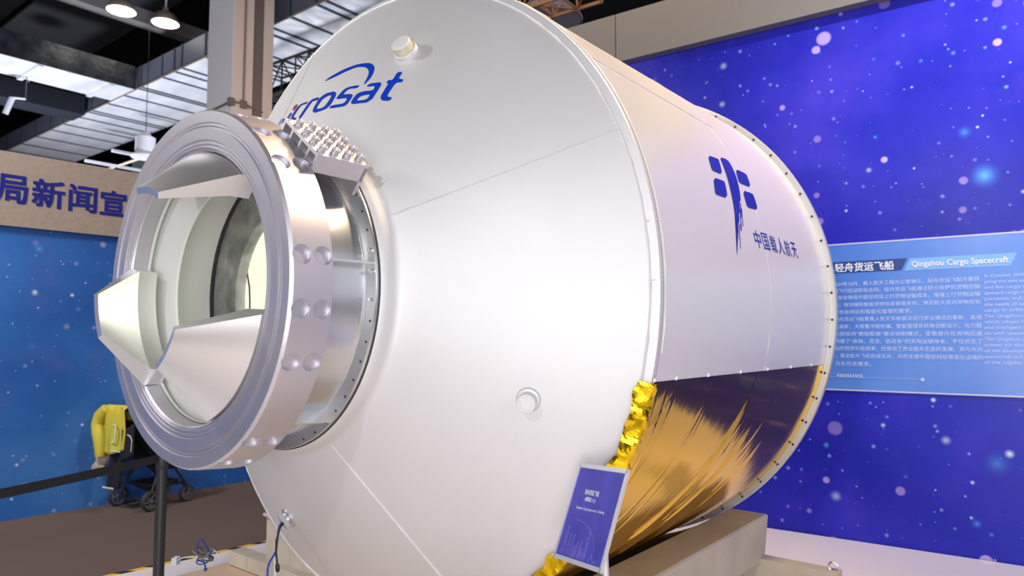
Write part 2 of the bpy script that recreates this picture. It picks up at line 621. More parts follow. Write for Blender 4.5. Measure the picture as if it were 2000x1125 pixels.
# ------------------------------------------------------------------ fascia sign of the left wall
sg = thing('fascia_sign', 'taupe fascia board with large blue Chinese lettering above the blue star mural', 'sign', wall_origin(WL), ROT_L)
mb = MB()
mb.box((-6.5, -.05, 2.755), (5.6, -.002, 3.46))
mb.done('board', M['sign_board'], sg, bevel=.004)
mb = MB()
for ch, x0, x1, z0, z1 in (('局', 1.835, 2.098, 2.972, 3.245), ('新', 2.127, 2.412, 2.968, 3.247), ('闻', 2.441, 2.705, 2.965, 3.243), ('宣', 2.728, 2.992, 2.965, 3.232)):
    vf = text_faces(ch, 1.0, .0, width=x1 - x0 - .016, height=z1 - z0 - .016)
    add_bold(mb, vf, lambda x, y: (x0 + .008 + x, -.054, z0 + .008 + y), .007, Vector((0, -1, 0)))
mb.done('lettering', M['sign_blue'], sg, normals=False)

# ------------------------------------------------------------------ information panel on the violet mural
ip = thing('information_panel', 'light blue printed information panel on the violet star mural right of the spacecraft', 'panel', wall_origin(WR), ROT_R)
mb = MB()
mb.box((-2.5, -.012, 1.275), (2.1, -.001, 2.48))
mb.done('sheet', M['panel_blue'], ip)
mb = MB()
mb.box((-2.51, -.014, 2.48), (2.11, -.001, 2.492))
mb.box((-2.51, -.014, 1.263), (2.11, -.001, 1.275))
mb.done('edging', M['panel_edge'], ip)
Y1, Y2 = -.0135, -.0155
mb = MB()
mb.poly([(-1.42, Y1, 2.243), (-.690, Y1, 2.243), (-.645, Y1, 2.338), (-1.42, Y1, 2.338)])
mb.done('title_tab', M['tab_dark'], ip)
mb = MB()
mb.poly([(-.670, Y1, 2.239), (.030, Y1, 2.239), (.072, Y1, 2.334), (-.627, Y1, 2.334)])
mb.done('subtitle_tab', M['tab_light'], ip)


def line(mb, body, x, z, width, h=None, off=.0, align='LEFT', y=Y2, bold=0.0):
    vf = text_faces(body, 1.0, off, width=width, height=h, align=align)
    if h is None:
        vs, fs = vf
        zc = 0
    if bold:
        add_bold(mb, vf, lambda a, b: (x + a, y, z + b), bold, Vector((0, -1, 0)))
    else:
        add_flat(mb, vf, lambda a, b: (x + a, y, z + b))


mb = MB()
line(mb, '轻舟货运飞船', -1.183, 2.252, .44, .072, .0, bold=.0016)
mb.done('title_lettering', M['print_white'], ip, normals=False)
mb = MB()
line(mb, 'Qingzhou Cargo Spacecraft', -.617, 2.252, .635, .058, .004, bold=.0009)
mb.done('subtitle_lettering', M['print_white'], ip, normals=False)
cn = ['2024年10月，载人航天工程办公室确认，轻舟货运飞船方案获', '得飞行验证阶段合同。轻舟货运飞船通过轻小快捷的货物运输', '，有效降低中国空间站上行货物运输成本，增强上行货物运输',
      '性；增加辅助智能货物信息管理系统，满足航天员对货物在轨', '库存放转运和智能化管理的需求。', '轻舟货运飞船是载人航天系统首次进行商业模式的革新，采用',
      '化单舱、大容量冷链存储、智能管理系统等创新设计，与力箭', '火箭采用“箭船配套”联合研制模式，显著提升任务响应速',
      '构建了“高效、灵活、低成本”的天地运输体系，不仅优化了', '站的物资补给效率，还推动了商业航天生态的发展。其与天舟', '、昊龙航天飞机形成互补，共同支撑中国空间站常态化运输的', '元化任务需求。']
zs = [2.150, 2.093, 2.036, 1.975, 1.916, 1.857, 1.795, 1.734, 1.673, 1.614, 1.553, 1.488]
mb = MB()
for k, (s_, z_) in enumerate(zip(cn, zs)):
    wd = 1.035 if k not in (4, 11) else 1.035 * len(s_) / 27.0
    line(mb, s_, -1.203, z_ - .019, wd, .037, .006)
mb.done('chinese_text', M['print_pale'], ip, normals=False)
en = ['In October 2024, China manned space', 'program was established by the low cost', 'and fast cargo transport system. The', 'upward cargo transport and the trans-',
      'portation; and an auto storage meets', 'the needs of astronauts for managing', 'cargo in orbit.', 'The Qingzhou cargo spacecraft is one', 'which adopts the innovative design of',
      'and intelligent management, the vehi-', 'cle with spacecraft” and the rocket', 'The Qingzhou cargo spacecraft makes a', 'system for the space station and help', 'ed the development of the cargo', 'spacecraft and the needs of the space', 'of the regular transport of stations']
mb = MB()
for k, s_ in enumerate(en):
    line(mb, s_, -.137 - k * .0016, 2.164 - k * .0434 - .014, .0165 * len(s_), .031, .006)
mb.done('english_text', M['print_pale'], ip, normals=False)
mb = MB()
for k in range(10):
    x_ = -1.195 + k * .0197
    mb.poly([(x_ + .008, Y2, 1.373), (x_ + .019, Y2, 1.373), (x_ + .011, Y2, 1.402), (x_, Y2, 1.402)])
mb.box((-1.262, Y2, 1.3735), (-.573, Y1, 1.3755))
mb.lathe([(.0, Y2), (.014, Y2)], 12, None, Matrix(((1, 0, 0, -.573), (0, 0, 1, 0), (0, 1, 0, 1.3745), (0, 0, 0, 1))))
mb.done('ornament', M['print_pale'], ip)

# ================================================================== the spacecraft
YAW = R(38.91)
P0 = Vector((-.7038, 3.7958, 1.9105))
RB = 1.65
craft = thing('cargo_spacecraft', 'huge silver white spacecraft model with docking ring and gold foil, lying on beige cradle', 'spacecraft', (P0.x, P0.y, P0.z - RB), -YAW)
AX = Matrix(((1, 0, 0, 0), (0, 0, 1, 0), (0, 1, 0, RB), (0, 0, 0, 1)))      # lathe axis -> craft axis


def C(s, r, th):
    t = R(th)
    return Vector((r * math.cos(t), s, r * math.sin(t) + RB))


S0, R0, S1, R1 = -.549, .738, -.017, 1.615
ALPHA = math.atan2(R1 - R0, S1 - S0)


def cone_s(r):
    return S0 + (r - R0) * (S1 - S0) / (R1 - R0)


def cone_frame(th, r):
    """point on the front cone with outward normal, radial tangent, tangential direction"""
    t = R(th)
    rad = Vector((math.cos(t), 0, math.sin(t)))
    nn = Vector((0, -math.sin(ALPHA), 0)) + rad * math.cos(ALPHA)
    down = Vector((0, math.cos(ALPHA), 0)) + rad * math.sin(ALPHA)
    side = Vector((-math.sin(t), 0, math.cos(t)))
    return C(cone_s(r), r, th), nn, down, side


def frame_m(p, x, y, z):
    return Matrix(((x.x, y.x, z.x, p.x), (x.y, y.y, z.y, p.y), (x.z, y.z, z.z, p.z), (0, 0, 0, 1)))


# front cone with weld seams, collar around the tunnel
mb = MB()
mb.lathe([(.60, -.56), (.705, -.60), (.712, -.618), (.722, -.620), (.732, -.608), (.738, -.59), (.741, -.565), (.748, -.546)] +
         [(R0 + (R1 - R0) * f, S0 + (S1 - S0) * f) for f in (.03, .1, .25, .4, .55, .7, .85, 1)], 192, M['hull'], AX)


def seam(mb, pts, r=.0035, m=None):
    pts = [Vector(p) + Vector((random.uniform(-1, 1), random.uniform(-1, 1), random.uniform(-1, 1))) * .0012 for p in pts]
    mb.tube(pts, [r * random.uniform(.7, 1.4) for _ in pts], 5, m, caps=False)


for th in (23.4, -65.4, 112.5, -155):
    seam(mb, [C(cone_s(r) - .001, r, th) for r in [R0 + .012 + (R1 - R0 - .012) * i / 60 for i in range(61)]], .0042, M['weld'])
seam(mb, [C(S0 - .002, R0 + .004, i * 2) for i in range(181)], .0038, M['weld'])
seam(mb, [C(S1 - .001, R1, i * 1.5) for i in range(241)], .0050, M['weld'])
mb.done('front_cone', M['hull'], craft)

mb = MB()
mb.lathe([(R1, S1), (1.6495, -.001), (1.651, .004), (1.651, .03)], 192, M['hull'], AX)
for th in (8.9, .55, 38, 68, 98, 128, 158, -172):
    seam(mb, [C(S1 + (.02 + S1 * -1) * i / 8 - .002 * (i < 7), R1 + .036 * min(1, i / 6), th) for i in range(9)], .0028, M['weld'])
mb.done('shoulder_band', M['hull'], craft)

# white film on the cylinder
TH0 = -13.4
mb = MB()
a0, a1 = R(TH0), R(180 - TH0)
mb.lathe([(1.653, .022), (1.653, 1.24), (1.653, 2.34)], 160, M['film'], AX, a0=a0, a1=a1)
seam(mb, [C(.03 + 1.27 * i / 50, 1.6535, 37.6 - .9 * i / 50) for i in range(51)], .0035, M['film'])
seam(mb, [C(.038, 1.6535, TH0 + 4 + i * 2) for i in range(95)], .0022, M['film'])
seam(mb, [C(1.242, 1.6528, TH0 + i * 2.1) for i in range(99)], .0016, M['film'])
mb.done('film_panel', M['film'], craft)
for s_ in (.01, .20, .52, .90, 1.28, 1.66, 2.05):
    mb = MB()
    p = C(s_, 1.655, TH0 + .25)
    nn = Vector((math.cos(R(TH0)), 0, math.sin(R(TH0))))
    mb.lathe([(.009, 0), (.008, .004), (.004, .007), (0, .008)], 10, None, frame_m(p, Vector((0, 1, 0)), nn.cross(Vector((0, 1, 0))), nn))
    mb.done('rivet', M['print_white'], craft)

# gold foil on the lower half, long creases running down and forward
crease = []
rnd = random.Random(3)
crease.append((1.13, -16.5, .38, -55, .011, .016))
crease.append((1.30, -25, .62, -58, .008, .014))
crease.append((1.62, -30, .95, -60, .006, .012))
for i in range(16):
    s_a = rnd.uniform(.06, 1.75)
    t_a = -14 - rnd.uniform(2, 30)
    ln = rnd.uniform(10, 34)
    crease.append((s_a, t_a, s_a - ln * rnd.uniform(.012, .026), t_a - ln, rnd.uniform(.0008, .003), rnd.uniform(.008, .016)))
for i in range(12):
    t_a = -14 - rnd.uniform(0, 4)
    ln = rnd.uniform(6, 26)
    s_a = rnd.uniform(.05, .30)
    crease.append((s_a, t_a, .035, t_a - ln, rnd.uniform(.001, .0035), rnd.uniform(.006, .012)))


def foil_r(s, th):
    d = 0.0
    for (sa, ta, sb, tb, h, w) in crease:
        f = (th - ta) / (tb - ta)
        if -.08 < f < 1.08:
            bend = .10 * math.sin(f * PI) * (sa - sb)
            x = (s - (sa + (sb - sa) * f) - bend) / (w * (1 + .8 * f))
            if abs(x) < 3.5:
                fade = min(1, max(0, (f + .08) / .25)) * min(1, max(0, (1.08 - f) / .3))
                d += h * fade * (math.exp(-x * x * 2) - .35 * math.exp(-(x - 1.3) ** 2 * 1.5))
    d += .0022 * noise.noise(Vector((s * 2.0 + th * .05, th * .08, 1.3)))
    return 1.655 + d


NU, NV = 330, 200
mb = MB()
TE = -103.0
mb.grid(lambda a, b: C(.018 + (2.335 - .018) * a, foil_r(.018 + 2.317 * a, TH0 - .05 + (-78 - TH0) * b), TH0 - .05 + (-78 - TH0) * b), NU, NV, M['foil'])
mb.grid(lambda a, b: C(.018 + (2.335 - .018) * a, 1.655, -78 + (TE + 78) * b), 8, 60, M['foil'])
mb.done('gold_foil', M['foil'], craft, sharp=0)
mb = MB()


def edge_fn(a, b):
    th = TH0 - .1 + (TE - TH0) * b
    s = -.034 + .066 * a
    r = 1.604 + min(1, (s + .034) / .034) * .056
    k = noise.noise(Vector((s * 16, th * .33, 0))) * .016 + noise.noise(Vector((s * 40, th * .8, 4))) * .006
    s2 = s - .006 - abs(k) * .7 + .004 * math.sin(th * 1.7) * (a < .1)
    return C(s2, r + k + .003, th)


mb.grid(edge_fn, 8, 190, M['foil_edge'], smooth=False)
mb.done('foil_edge_strip', M['foil_edge'], craft, sharp=0)

# rear flange with bolts, dark rear bulkhead
fl = MB()
fl.lathe([(1.651, 2.332), (1.653, 2.350), (1.664, 2.352), (1.688, 2.352), (1.690, 2.356), (1.690, 2.392), (1.688, 2.395), (1.45, 2.395)], 192, M['flange'], AX)
flange = fl.done('rear_flange', M['flange'], craft)
for k in range(-12, 31):
    th = 2.8 + 6 * k
    mb = MB()
    p = C(2.352, 1.667, th)
    mb.lathe([(.0075, 0), (.0075, .006), (.005, .008), (0, .008)], 8, None, frame_m(p, Vector((1, 0, 0)), Vector((0, 0, 1)), Vector((0, -1, 0))))
    mb.done('bolt', M['bolt_dark'], flange)
mb = MB()
mb.lathe([(0, 2.30), (1.6, 2.30), (1.6, 2.36)], 64, M['gasket'], AX)
mb.done('rear_bulkhead', M['gasket'], craft)

# ------------------------------------------------------------------ docking ring
mb = MB()
prof = [(.63, -.885), (.763, -.885), (.7655, -.888), (.7655, -.892), (.7525, -1.046), (.7435, -1.058), (.699, -1.058), (.697, -1.052), (.691, -1.052), (.6895, -1.056), (.6845, -1.056),
        (.683, -1.050), (.676, -1.050), (.674, -1.058), (.626, -1.058), (.624, -1.051), (.617, -1.051), (.6155, -1.055), (.609, -1.055), (.607, -1.048), (.600, -1.048), (.598, -1.053),
        (.592, -1.053), (.590, -1.044), (.583, -1.044), (.578, -1.036), (.576, -.99), (.57, -.96), (.60, -.95), (.63, -.94), (.63, -.885)]
mb.lathe(prof, 216, M['alu'], AX)
bmesh.ops.remove_doubles(mb.bm, verts=mb.bm.verts[:], dist=1e-5)
ring = mb.done('docking_ring', M['alu'], craft)
cut = MB()
for k in range(24):
    th = 6.9 + 15 * k
    if (k % 4) == 1:
        continue
    nn = Vector((math.cos(R(th)), 0, math.sin(R(th))))
    for s_ in (-1.012, -.926):
        p = C(s_, (.7554 if s_ < -1 else .7627) - .014, th)
        X = frame_m(p, Vector((0, 1, 0)), nn.cross(Vector((0, 1, 0))), nn)
        cut.lathe([(0, 0), (.0355, 0), (.037, .002), (.0375, .05), (0, .05)], 48, M['alu'], X)
cutter = cut.done('cutter', None)
cutter.parent = craft
md = ring.modifiers.new('pockets', 'BOOLEAN')
md.operation = 'DIFFERENCE'
md.solver = 'EXACT'
md.object = cutter
md.material_mode = 'TRANSFER'
dg = bpy.context.evaluated_depsgraph_get()
dg.update()
nm = bpy.data.meshes.new_from_object(ring.evaluated_get(dg))
ring.modifiers.clear()
ring.data = nm
nm.name = 'docking_ring'
bm = bmesh.new()
bm.from_mesh(nm)
bmesh.ops.dissolve_degenerate(bm, dist=1e-5, edges=bm.edges[:])
for f in bm.faces:
    f.smooth = True
for e in bm.edges:
    e.smooth = len(e.link_faces) == 2 and e.calc_face_angle(0) < R(28)
bm.to_mesh(nm)
bm.free()
for nm_ in [a_.name for a_ in nm.attributes if a_.name in ('custom_normal',)]:
    nm.attributes.remove(nm.attributes[nm_])
bpy.data.objects.remove(cutter)
mb = MB()
nn = Vector((math.cos(R(163)), 0, math.sin(R(163))))
mb.lathe([(.016, -.004), (.016, .006), (.009, .014), (0, .015)], 16, None, frame_m(C(-1.0, .756, 163), Vector((0, 1, 0)), nn.cross(Vector((0, 1, 0))), nn))
mb.done('locating_pin', M['alu'], ring)

# three guide petals leaning forward and inward
for th_c in (78, -42, -162):
    mb = MB()
    n = 16

    def pt(a, st):
        # stations: 0 outer root back, 1 outer root, 2 outer tip, 3 inner tip, 4 inner root, 5 inner root back
        s_, r_, h_ = ((-.97, .5735, 29.5), (-1.050, .5735, 29.5), (-1.268, .392, 14.6), (-1.262, .366, 14.6), (-1.052, .472, 29.8), (-.97, .472, 29.8))[st]
        return C(s_, r_, th_c + h_ * a)

    rows = [[mb.bm.verts.new(pt(-1 + 2 * i / n, st)) for i in range(n + 1)] for st in range(6)]
    for st in range(6):
        A, B = rows[st], rows[(st + 1) % 6]
        for i in range(n):
            mb.face([A[i], A[i + 1], B[i + 1], B[i]], None, True)
    mb.face([r_[0] for r_ in rows])
    mb.face([r_[-1] for r_ in rows])
    mb.done('guide_petal', M['alu_soft'], ring, sharp=25)

# tunnel behind the ring
mb = MB()
mb.lathe([(.57, -.975), (.568, -.962), (.60, -.948), (.602, -.94), (.478, -.882), (.471, -.878), (.470, -.868), (.478, -.862), (.60, -.85), (.618, -.80), (.622, -.625)], 128, M['tunnel'], AX)
mb.done('tunnel', M['tunnel'], craft)
mb = MB()
mb.lathe([(.622, -.626), (.620, -.610)], 96, M['gasket'], AX)
mb.done('tunnel_gasket', M['gasket'], craft)
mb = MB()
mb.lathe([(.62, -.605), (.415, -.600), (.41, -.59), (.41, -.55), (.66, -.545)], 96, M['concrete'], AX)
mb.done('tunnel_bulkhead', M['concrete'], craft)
mb = MB()
mb.lathe([(.66, -.544), (.70, -.53), (1.25, -.18), (1.25, 1.0), (0, 1.0)], 64, M['interior'], AX, smooth=True)
mb.done('interior_liner', M['interior'], craft)
mb = MB()
mb.tube([C(-.20, 1.041, 165.5), C(-.20, 1.002, 170), C(-.2, .965, 174.3), C(-.2, .950, 179.8), C(-.2, .966, 188.9)], .005, 6)
mb.done('interior_wire', M['wire_black'], craft)
lp = lamp('interior_lamp', 'POINT', (0, 0, 0), (0, 0, 1), 26, (1.0, 0.99, 0.94), .12)
lp.parent = craft
lp.location = (0.45, .50, RB + .45)

# skirt between ring and cone: sheet-metal cylinder, bolted flange, gussets
mb = MB()
mb.lathe([(.652, -.89), (.650, -.652), (.654, -.645), (.716, -.640), (.718, -.637), (.718, -.626), (.66, -.622)], 144, M['steel_blue'], AX)
seam(mb, [C(-.648, .653, i * 2.5) for i in range(145)], .0022, M['alu_bright'])
skirt = mb.done('skirt', M['steel_blue'], craft)
mb = MB()
mb.lathe([(.700, -.6255), (.7225, -.6255), (.7225, -.617), (.70, -.615)], 128, M['gasket'], AX)
mb.done('gasket', M['gasket'], skirt)
for th in (7.4, -52.5, 67, 127, 187, -112):
    mb = MB()
    t = R(th)
    side = Vector((-math.sin(t), 0, math.cos(t))) * .0045
    poly = [C(-.885, .645, th), C(-.885, .700, th), C(-.66, .712, th), C(-.640, .716, th), C(-.640, .645, th)]
    mb.prism([p - side for p in poly], side * 2)
    mb.done('gusset', M['alu_bright'], skirt)
for k in range(50):
    th = -4.6 - 7.15 * k
    if not (-75 < th <= 0) and not (th + 360 < 70 and th + 360 > 0):
        continue
    mb = MB()
    p = C(-.6405, .699, th)
    X = frame_m(p, Vector((1, 0, 0)), Vector((0, 0, 1)), Vector((0, -1, 0)))
    if k in (0, 48, 49):
        mb.lathe([(.0085, 0), (.0085, .005), (.0055, .006), (.0055, .020), (0, .020)], 8, None, X)
        mb.done('screw', M['chrome'], skirt)
    else:
        mb.lathe([(.0055, 0), (.0055, .0015), (0, .0015)], 10, None, X)
        mb.done('screw', M['bolt_dark'], skirt)

# thruster block on top of the skirt
PH = R(50)
bn, bt, ba = Vector((math.cos(PH), 0, math.sin(PH))), Vector((-math.sin(PH), 0, math.cos(PH))), Vector((0, 1, 0))
BX = frame_m(Vector((0, 0, RB)), ba, bt, bn)        # local (s, t, n)
blk = MB()
blk.box((-.900, -.205, .798), (-.652, .085, .812), None, BX)            # top plate
blk.box((-.900, -.205, .735), (-.652, -.192, .799), None, BX)           # near cheek
blk.box((-.900, .072, .735), (-.652, .085, .799), None, BX)             # far cheek
blk.box((-.668, -.205, .672), (-.652, .085, .799), None, BX)            # rear plate with foot
blk.box((-.900, -.205, .735), (-.888, .085, .744), None, BX)            # lower rail
for t_ in (-.135, -.065, .01):
    blk.box((-.898, t_ - .007, .740), (-.70, t_ + .007, .799), None, BX)
block = blk.done('thruster_block', M['alu'], craft, bevel=.0018)
for i in range(4):
    for j in range(4):
        mb = MB()
        s_, t_ = -.868 + .061 * i, -.168 + .067 * j
        X = BX @ Matrix.Translation((s_, t_, .812))
        mb.lathe([(.0175, 0), (.0165, .004), (.0155, .005), (.0155, .020), (.0172, .022), (.0172, .026), (.0145, .026), (.012, .016), (0, .014)], 20, None, X)
        mb.done('nozzle', M['alu'], block)
for i in range(5):
    for j in range(5):
        for e in ((0, 0), (.011, .009)):
            if e[0] and (i in (0, 4) or j in (0, 4)):
                continue
            mb = MB()
            s_, t_ = -.893 + .058 * i + e[0], -.198 + .0665 * j + e[1]
            X = BX @ Matrix.Translation((min(s_, -.658), max(min(t_, .079), -.199), .812))
            mb.lathe([(.0036, 0), (.0036, .010), (.0025, .011), (.0025, .016), (0, .017)], 8, None, X)
            mb.done('stud', M['alu'], block)

# ports on the cone: bolted sensor disc, taped cap, cable connector
p, nn, dn, sd = cone_frame(-21.2, 1.262)
X = frame_m(p, sd, dn, nn)
mb = MB()
mb.lathe([(.050, -.006), (.050, .010), (.046, .016), (.036, .018), (.036, .046), (.0385, .048), (.0385, .066), (.037, .069), (0, .069)], 40, None, X)
port = mb.done('sensor_port', M['hull'], craft)
for k in range(12):
    a = 2 * PI * k / 12 + .13
    mb = MB()
    Y = X @ Matrix.Translation((.0285 * math.cos(a), .0285 * math.sin(a), .0685))
    mb.lathe([(.0065, 0), (.0065, .0022), (.0048, .0022), (.0048, .0008), (.0022, .0008), (.0022, -.001), (0, -.001)], 12, None, Y)
    mb.done('socket_screw', M['alu_soft'], port)
p, nn, dn, sd = cone_frame(68.9, 1.243)
X = frame_m(p, sd, dn, nn)
mb = MB()
mb.lathe([(.062, -.006), (.062, .012), (.058, .018), (.050, .020)], 36, M['hull'], X)
mb.lathe([(.049, .018), (.050, .058)], 36, M['tape_masking'], X)
mb.lathe([(.050, .058), (.048, .063), (.03, .066), (0, .064)], 36, M['film'], X)
cap = mb.done('taped_port_cap', None, craft)
p, nn, dn, sd = cone_frame(-110.8, 1.256)
X = frame_m(p, sd, dn, nn)
mb = MB()
mb.lathe([(.056, -.006), (.056, .010), (.048, .014), (.042, .014), (.040, .045), (.030, .047), (0, .040)], 24, None, X)
mb.box((-.05, -.048, .030), (.05, -.030, .050), None, X @ Matrix.Rotation(.5, 4, 'Z'))
conn = mb.done('cable_connector', M['steel_blue'], craft)
CONN = craft.matrix_basis @ (p + nn * .045)

# lettering on the cone
LOGO = {'t': [(0.4558, 1.0415), (0.487, 1.0384), (0.4821, 0.9981), (0.5144, 0.9907), (0.5134, 0.9734), (0.478, 0.9783), (0.4664, 0.9104), (0.4775, 0.8974), (0.4991,
0.8939), (0.4972, 0.8744), (0.4558, 0.88), (0.4391, 0.8948), (0.4319, 0.9138), (0.4395, 0.9844), (0.4242, 0.9821), (0.4245, 1.0014), (0.4537, 0.9978)], 'a': [(0.3057,
0.9875), (0.3181, 1.0036), (0.3828, 0.998), (0.3934, 0.9897), (0.3981, 0.9741), (0.3875, 0.8844), (0.2805, 0.8927), (0.2673, 0.9005), (0.2612, 0.9148), (0.2696, 0.9552),
(0.3072, 0.9617), (0.3649, 0.9544), (0.3672, 0.9722), (0.3575, 0.9821)], 'a_hole': [(0.3063, 0.9357), (0.3631, 0.934), (0.3591, 0.9038), (0.2958, 0.9079), (0.2948,
0.9212)], 's': [(0.2523, 1.0098), (0.2482, 0.9935), (0.1932, 1.0005), (0.1756, 0.9948), (0.1674, 0.9771), (0.1768, 0.9706), (0.231, 0.9618), (0.2443, 0.9526), (0.2489,
0.941), (0.2426, 0.895), (0.2165, 0.8908), (0.1236, 0.8988), (0.1256, 0.917), (0.213, 0.9089), (0.2228, 0.9253), (0.2181, 0.9369), (0.2044, 0.9441), (0.1447, 0.9498),
(0.1341, 0.9555), (0.1316, 0.9659), (0.1482, 1.0067), (0.1796, 1.0157)], 'o': [(0.0686, 1.0153), (0.095, 1.0032), (0.1129, 0.9796), (0.1153, 0.922), (0.098, 0.9017),
(0.0159, 0.898), (-0.0105, 0.9109), (-0.028, 0.9344), (-0.0337, 0.9971), (0.0007, 1.0189)], 'o_hole': [(0.0347, 0.9961), (0.0645, 0.9941), (0.0797, 0.9793), (0.0769,
0.9308), (0.0633, 0.9178), (0.0185, 0.9202), (0.0004, 0.9328), (0.0023, 0.9821)], 'r': [(-0.0407, 1.0091), (-0.0363, 0.9894), (-0.0859, 0.9969), (-0.0964, 0.9902),
(-0.1036, 0.8939), (-0.1357, 0.8966), (-0.1297, 0.9891), (-0.1246, 1.0076), (-0.1029, 1.0147)], 'c': [(-0.1474, 1.0111), (-0.1515, 0.9974), (-0.2122, 1.0054), (-0.2203,
0.9858), (-0.2244, 0.9386), (-0.1975, 0.9228), (-0.1608, 0.9142), (-0.1643, 0.9001), (-0.23, 0.9204), (-0.2609, 0.9402), (-0.2607, 1.0032), (-0.2295, 1.0185)], 'i':
[(-0.2804, 0.9771), (-0.2861, 0.9381), (-0.3258, 0.9493), (-0.3208, 0.9888)], 'm': [(-0.3486, 0.9593), (-0.3547, 0.9323), (-0.3844, 0.9407), (-0.3869, 0.9634), (-0.4046,
0.9628), (-0.4085, 0.9407), (-0.4427, 0.9506), (-0.4431, 0.99)], 'dot': [(-0.3064, 1.0003), (-0.3288, 1.028), (-0.3144, 1.0396), (-0.2871, 1.0343), (-0.2696, 1.0174),
(-0.2775, 0.9994), (-0.2914, 0.9936)], 'swoosh': [(-0.1097, 1.125), (-0.0633, 1.1465), (0.0297, 1.1631), (0.1233, 1.1684), (0.2091, 1.1553), (0.2532, 1.1383), (0.286,
1.1089), (0.3009, 1.0749), (0.3012, 1.0368), (0.2797, 0.9984), (0.2772, 1.0531), (0.2661, 1.0832), (0.2404, 1.1117), (0.1988, 1.1336), (0.1372, 1.1489), (0.0612, 1.1412),
(-0.0304, 1.1268)]}
EMBLEM = {'sq1': [(0.8277, 25.191), (0.9639, 25.585), (0.9723, 25.319), (0.917, 21.839), (0.7988, 21.755), (0.7874, 22.08)], 'sq2': [(0.7599, 20.221), (0.8906, 20.415),
(0.9031, 20.143), (0.8583, 16.837), (0.7205, 16.692), (0.7078, 16.945)], 'sq3': [(1.1862, 25.112), (1.3305, 25.156), (1.3462, 24.767), (1.3089, 21.817), (1.1564, 21.689),
(1.1387, 22.006)], 'sq4': [(1.1391, 20.118), (1.2761, 20.383), (1.298, 20.022), (1.2778, 16.82), (1.1337, 16.593), (1.1146, 16.847)], 'bar': [(1.0175, 26.345), (1.1006,
26.699), (1.1364, 26.467), (1.142, 25.404), (1.1384, 23.948), (1.1253, 22.461), (1.1005, 20.668), (1.071, 18.905), (1.0438, 17.463), (1.0247, 17.229), (0.9915, 15.926),
(0.9756, 14.865), (0.9548, 14.516), (0.9235, 12.702), (0.9069, 12.509), (0.8873, 11.147), (0.8568, 9.656), (0.8303, 7.991), (0.8082, 6.267), (0.8145, 7.494), (0.8342,
9.567), (0.8609, 11.951), (0.8966, 14.459), (0.9177, 16.255), (0.9329, 17.816), (0.9569, 19.988), (0.9814, 22.25), (0.9985, 24.277)], 'br1': [(1.0202, 16.826), (1.0319,
16.943), (0.9948, 14.963), (0.9554, 13.325), (0.9542, 13.795)], 'br2': [(1.0186, 16.071), (1.0184, 15.577), (0.992, 13.98), (0.9703, 13.395)], 'br3': [(0.9213, 12.574),
(0.9238, 12.235), (0.8862, 9.998), (0.8672, 9.244)], 'br4': [(0.9666, 14.095), (0.9528, 12.837), (0.9341, 11.348), (0.9227, 11.067), (0.9326, 12.274)], 'br5': [(0.9883,
13.962), (0.9871, 13.475), (0.9691, 12.204), (0.9608, 12.119)], 'br6': [(0.8899, 10.014), (0.8933, 9.799), (0.8669, 7.898), (0.8587, 7.646)]}


def on_cone(x, y):
    r = math.hypot(x, y)
    p_, n_, d_, s_ = cone_frame(math.degrees(math.atan2(y, x)), r)
    return p_ + n_ * .0022


def lift_x(loop, k=1):
    return smooth_loop(loop, k)


mb = MB()
for ch in ('t', 'a', 's', 'o', 'r', 'c', 'i', 'm'):
    holes = [lift_x(LOGO[ch + '_hole'])] if ch + '_hole' in LOGO else []
    add_flat(mb, poly_flat([lift_x(LOGO[ch])], holes, .04), on_cone)
mb.done('logo_lettering', M['logo_blue'], craft, normals=False)
mb = MB()
add_flat(mb, poly_flat([smooth_loop(LOGO['swoosh'], 2)], (), .04), on_cone)
mb.done('logo_swoosh', M['logo_blue'], craft, normals=False)
mb = MB()
add_flat(mb, poly_flat([smooth_loop(LOGO['dot'], 2)], (), .04), on_cone)
mb.done('logo_dot', M['logo_red'], craft, normals=False)

# emblem and caption on the cylinder


def on_cyl(x, y):
    return C(x, 1.6555, y)


KT = math.degrees(1 / 1.65)                          # degrees of arc per metre
for k_, v_ in EMBLEM.items():
    loop = [(s_, th / KT) for s_, th in v_]
    if k_ in ('bar',):
        loop = smooth_loop(loop, 1)
    if k_.startswith('sq'):
        loop = smooth_loop(loop, 1)
    mb = MB()
    add_flat(mb, poly_flat([loop], (), .04), lambda x, y: on_cyl(x, y * KT))
    nm_ = 'emblem_tile' if k_.startswith('sq') else ('emblem_stroke' if k_ == 'bar' else 'emblem_brush_mark')
    mb.done(nm_, M['emblem'], craft, normals=False)
mb = MB()
for k, ch in enumerate('中国载人航天'):
    vf = text_faces(ch, 1.0, .0, width=.093 if ch != '人' else .10, height=.094)
    x0 = 1.095 + .1195 * k
    add_flat(mb, vf, lambda x, y: on_cyl(x0 + x - .12 * (y - .05), 8.9 + y * KT))
mb.done('caption_lettering', M['emblem'], craft, normals=False)

# ------------------------------------------------------------------ cradle under the hull
cr = thing('cradle', 'beige cloth-covered cradle carrying the spacecraft on the platform', 'stand', (P0.x, P0.y, .05), -YAW)


def cradle_section():
    rc, zc = 1.700, P0.z - .05
    top = .49
    h = zc - top
    uc = math.sqrt(rc * rc - h * h)
    pts = [(-1.30, .20), (1.22, .20), (1.25, top - .01), (1.24, top), (uc, top)]
    a0 = math.atan2(-h, uc)
    a1 = math.atan2(-h, -uc)
    for i in range(1, 24):
        a = a0 + (a1 - a0) * i / 24
        pts.append((rc * math.cos(a), zc + rc * math.sin(a)))
    pts += [(-uc, top), (-1.27, top + .005), (-1.30, top - .015)]
    return pts


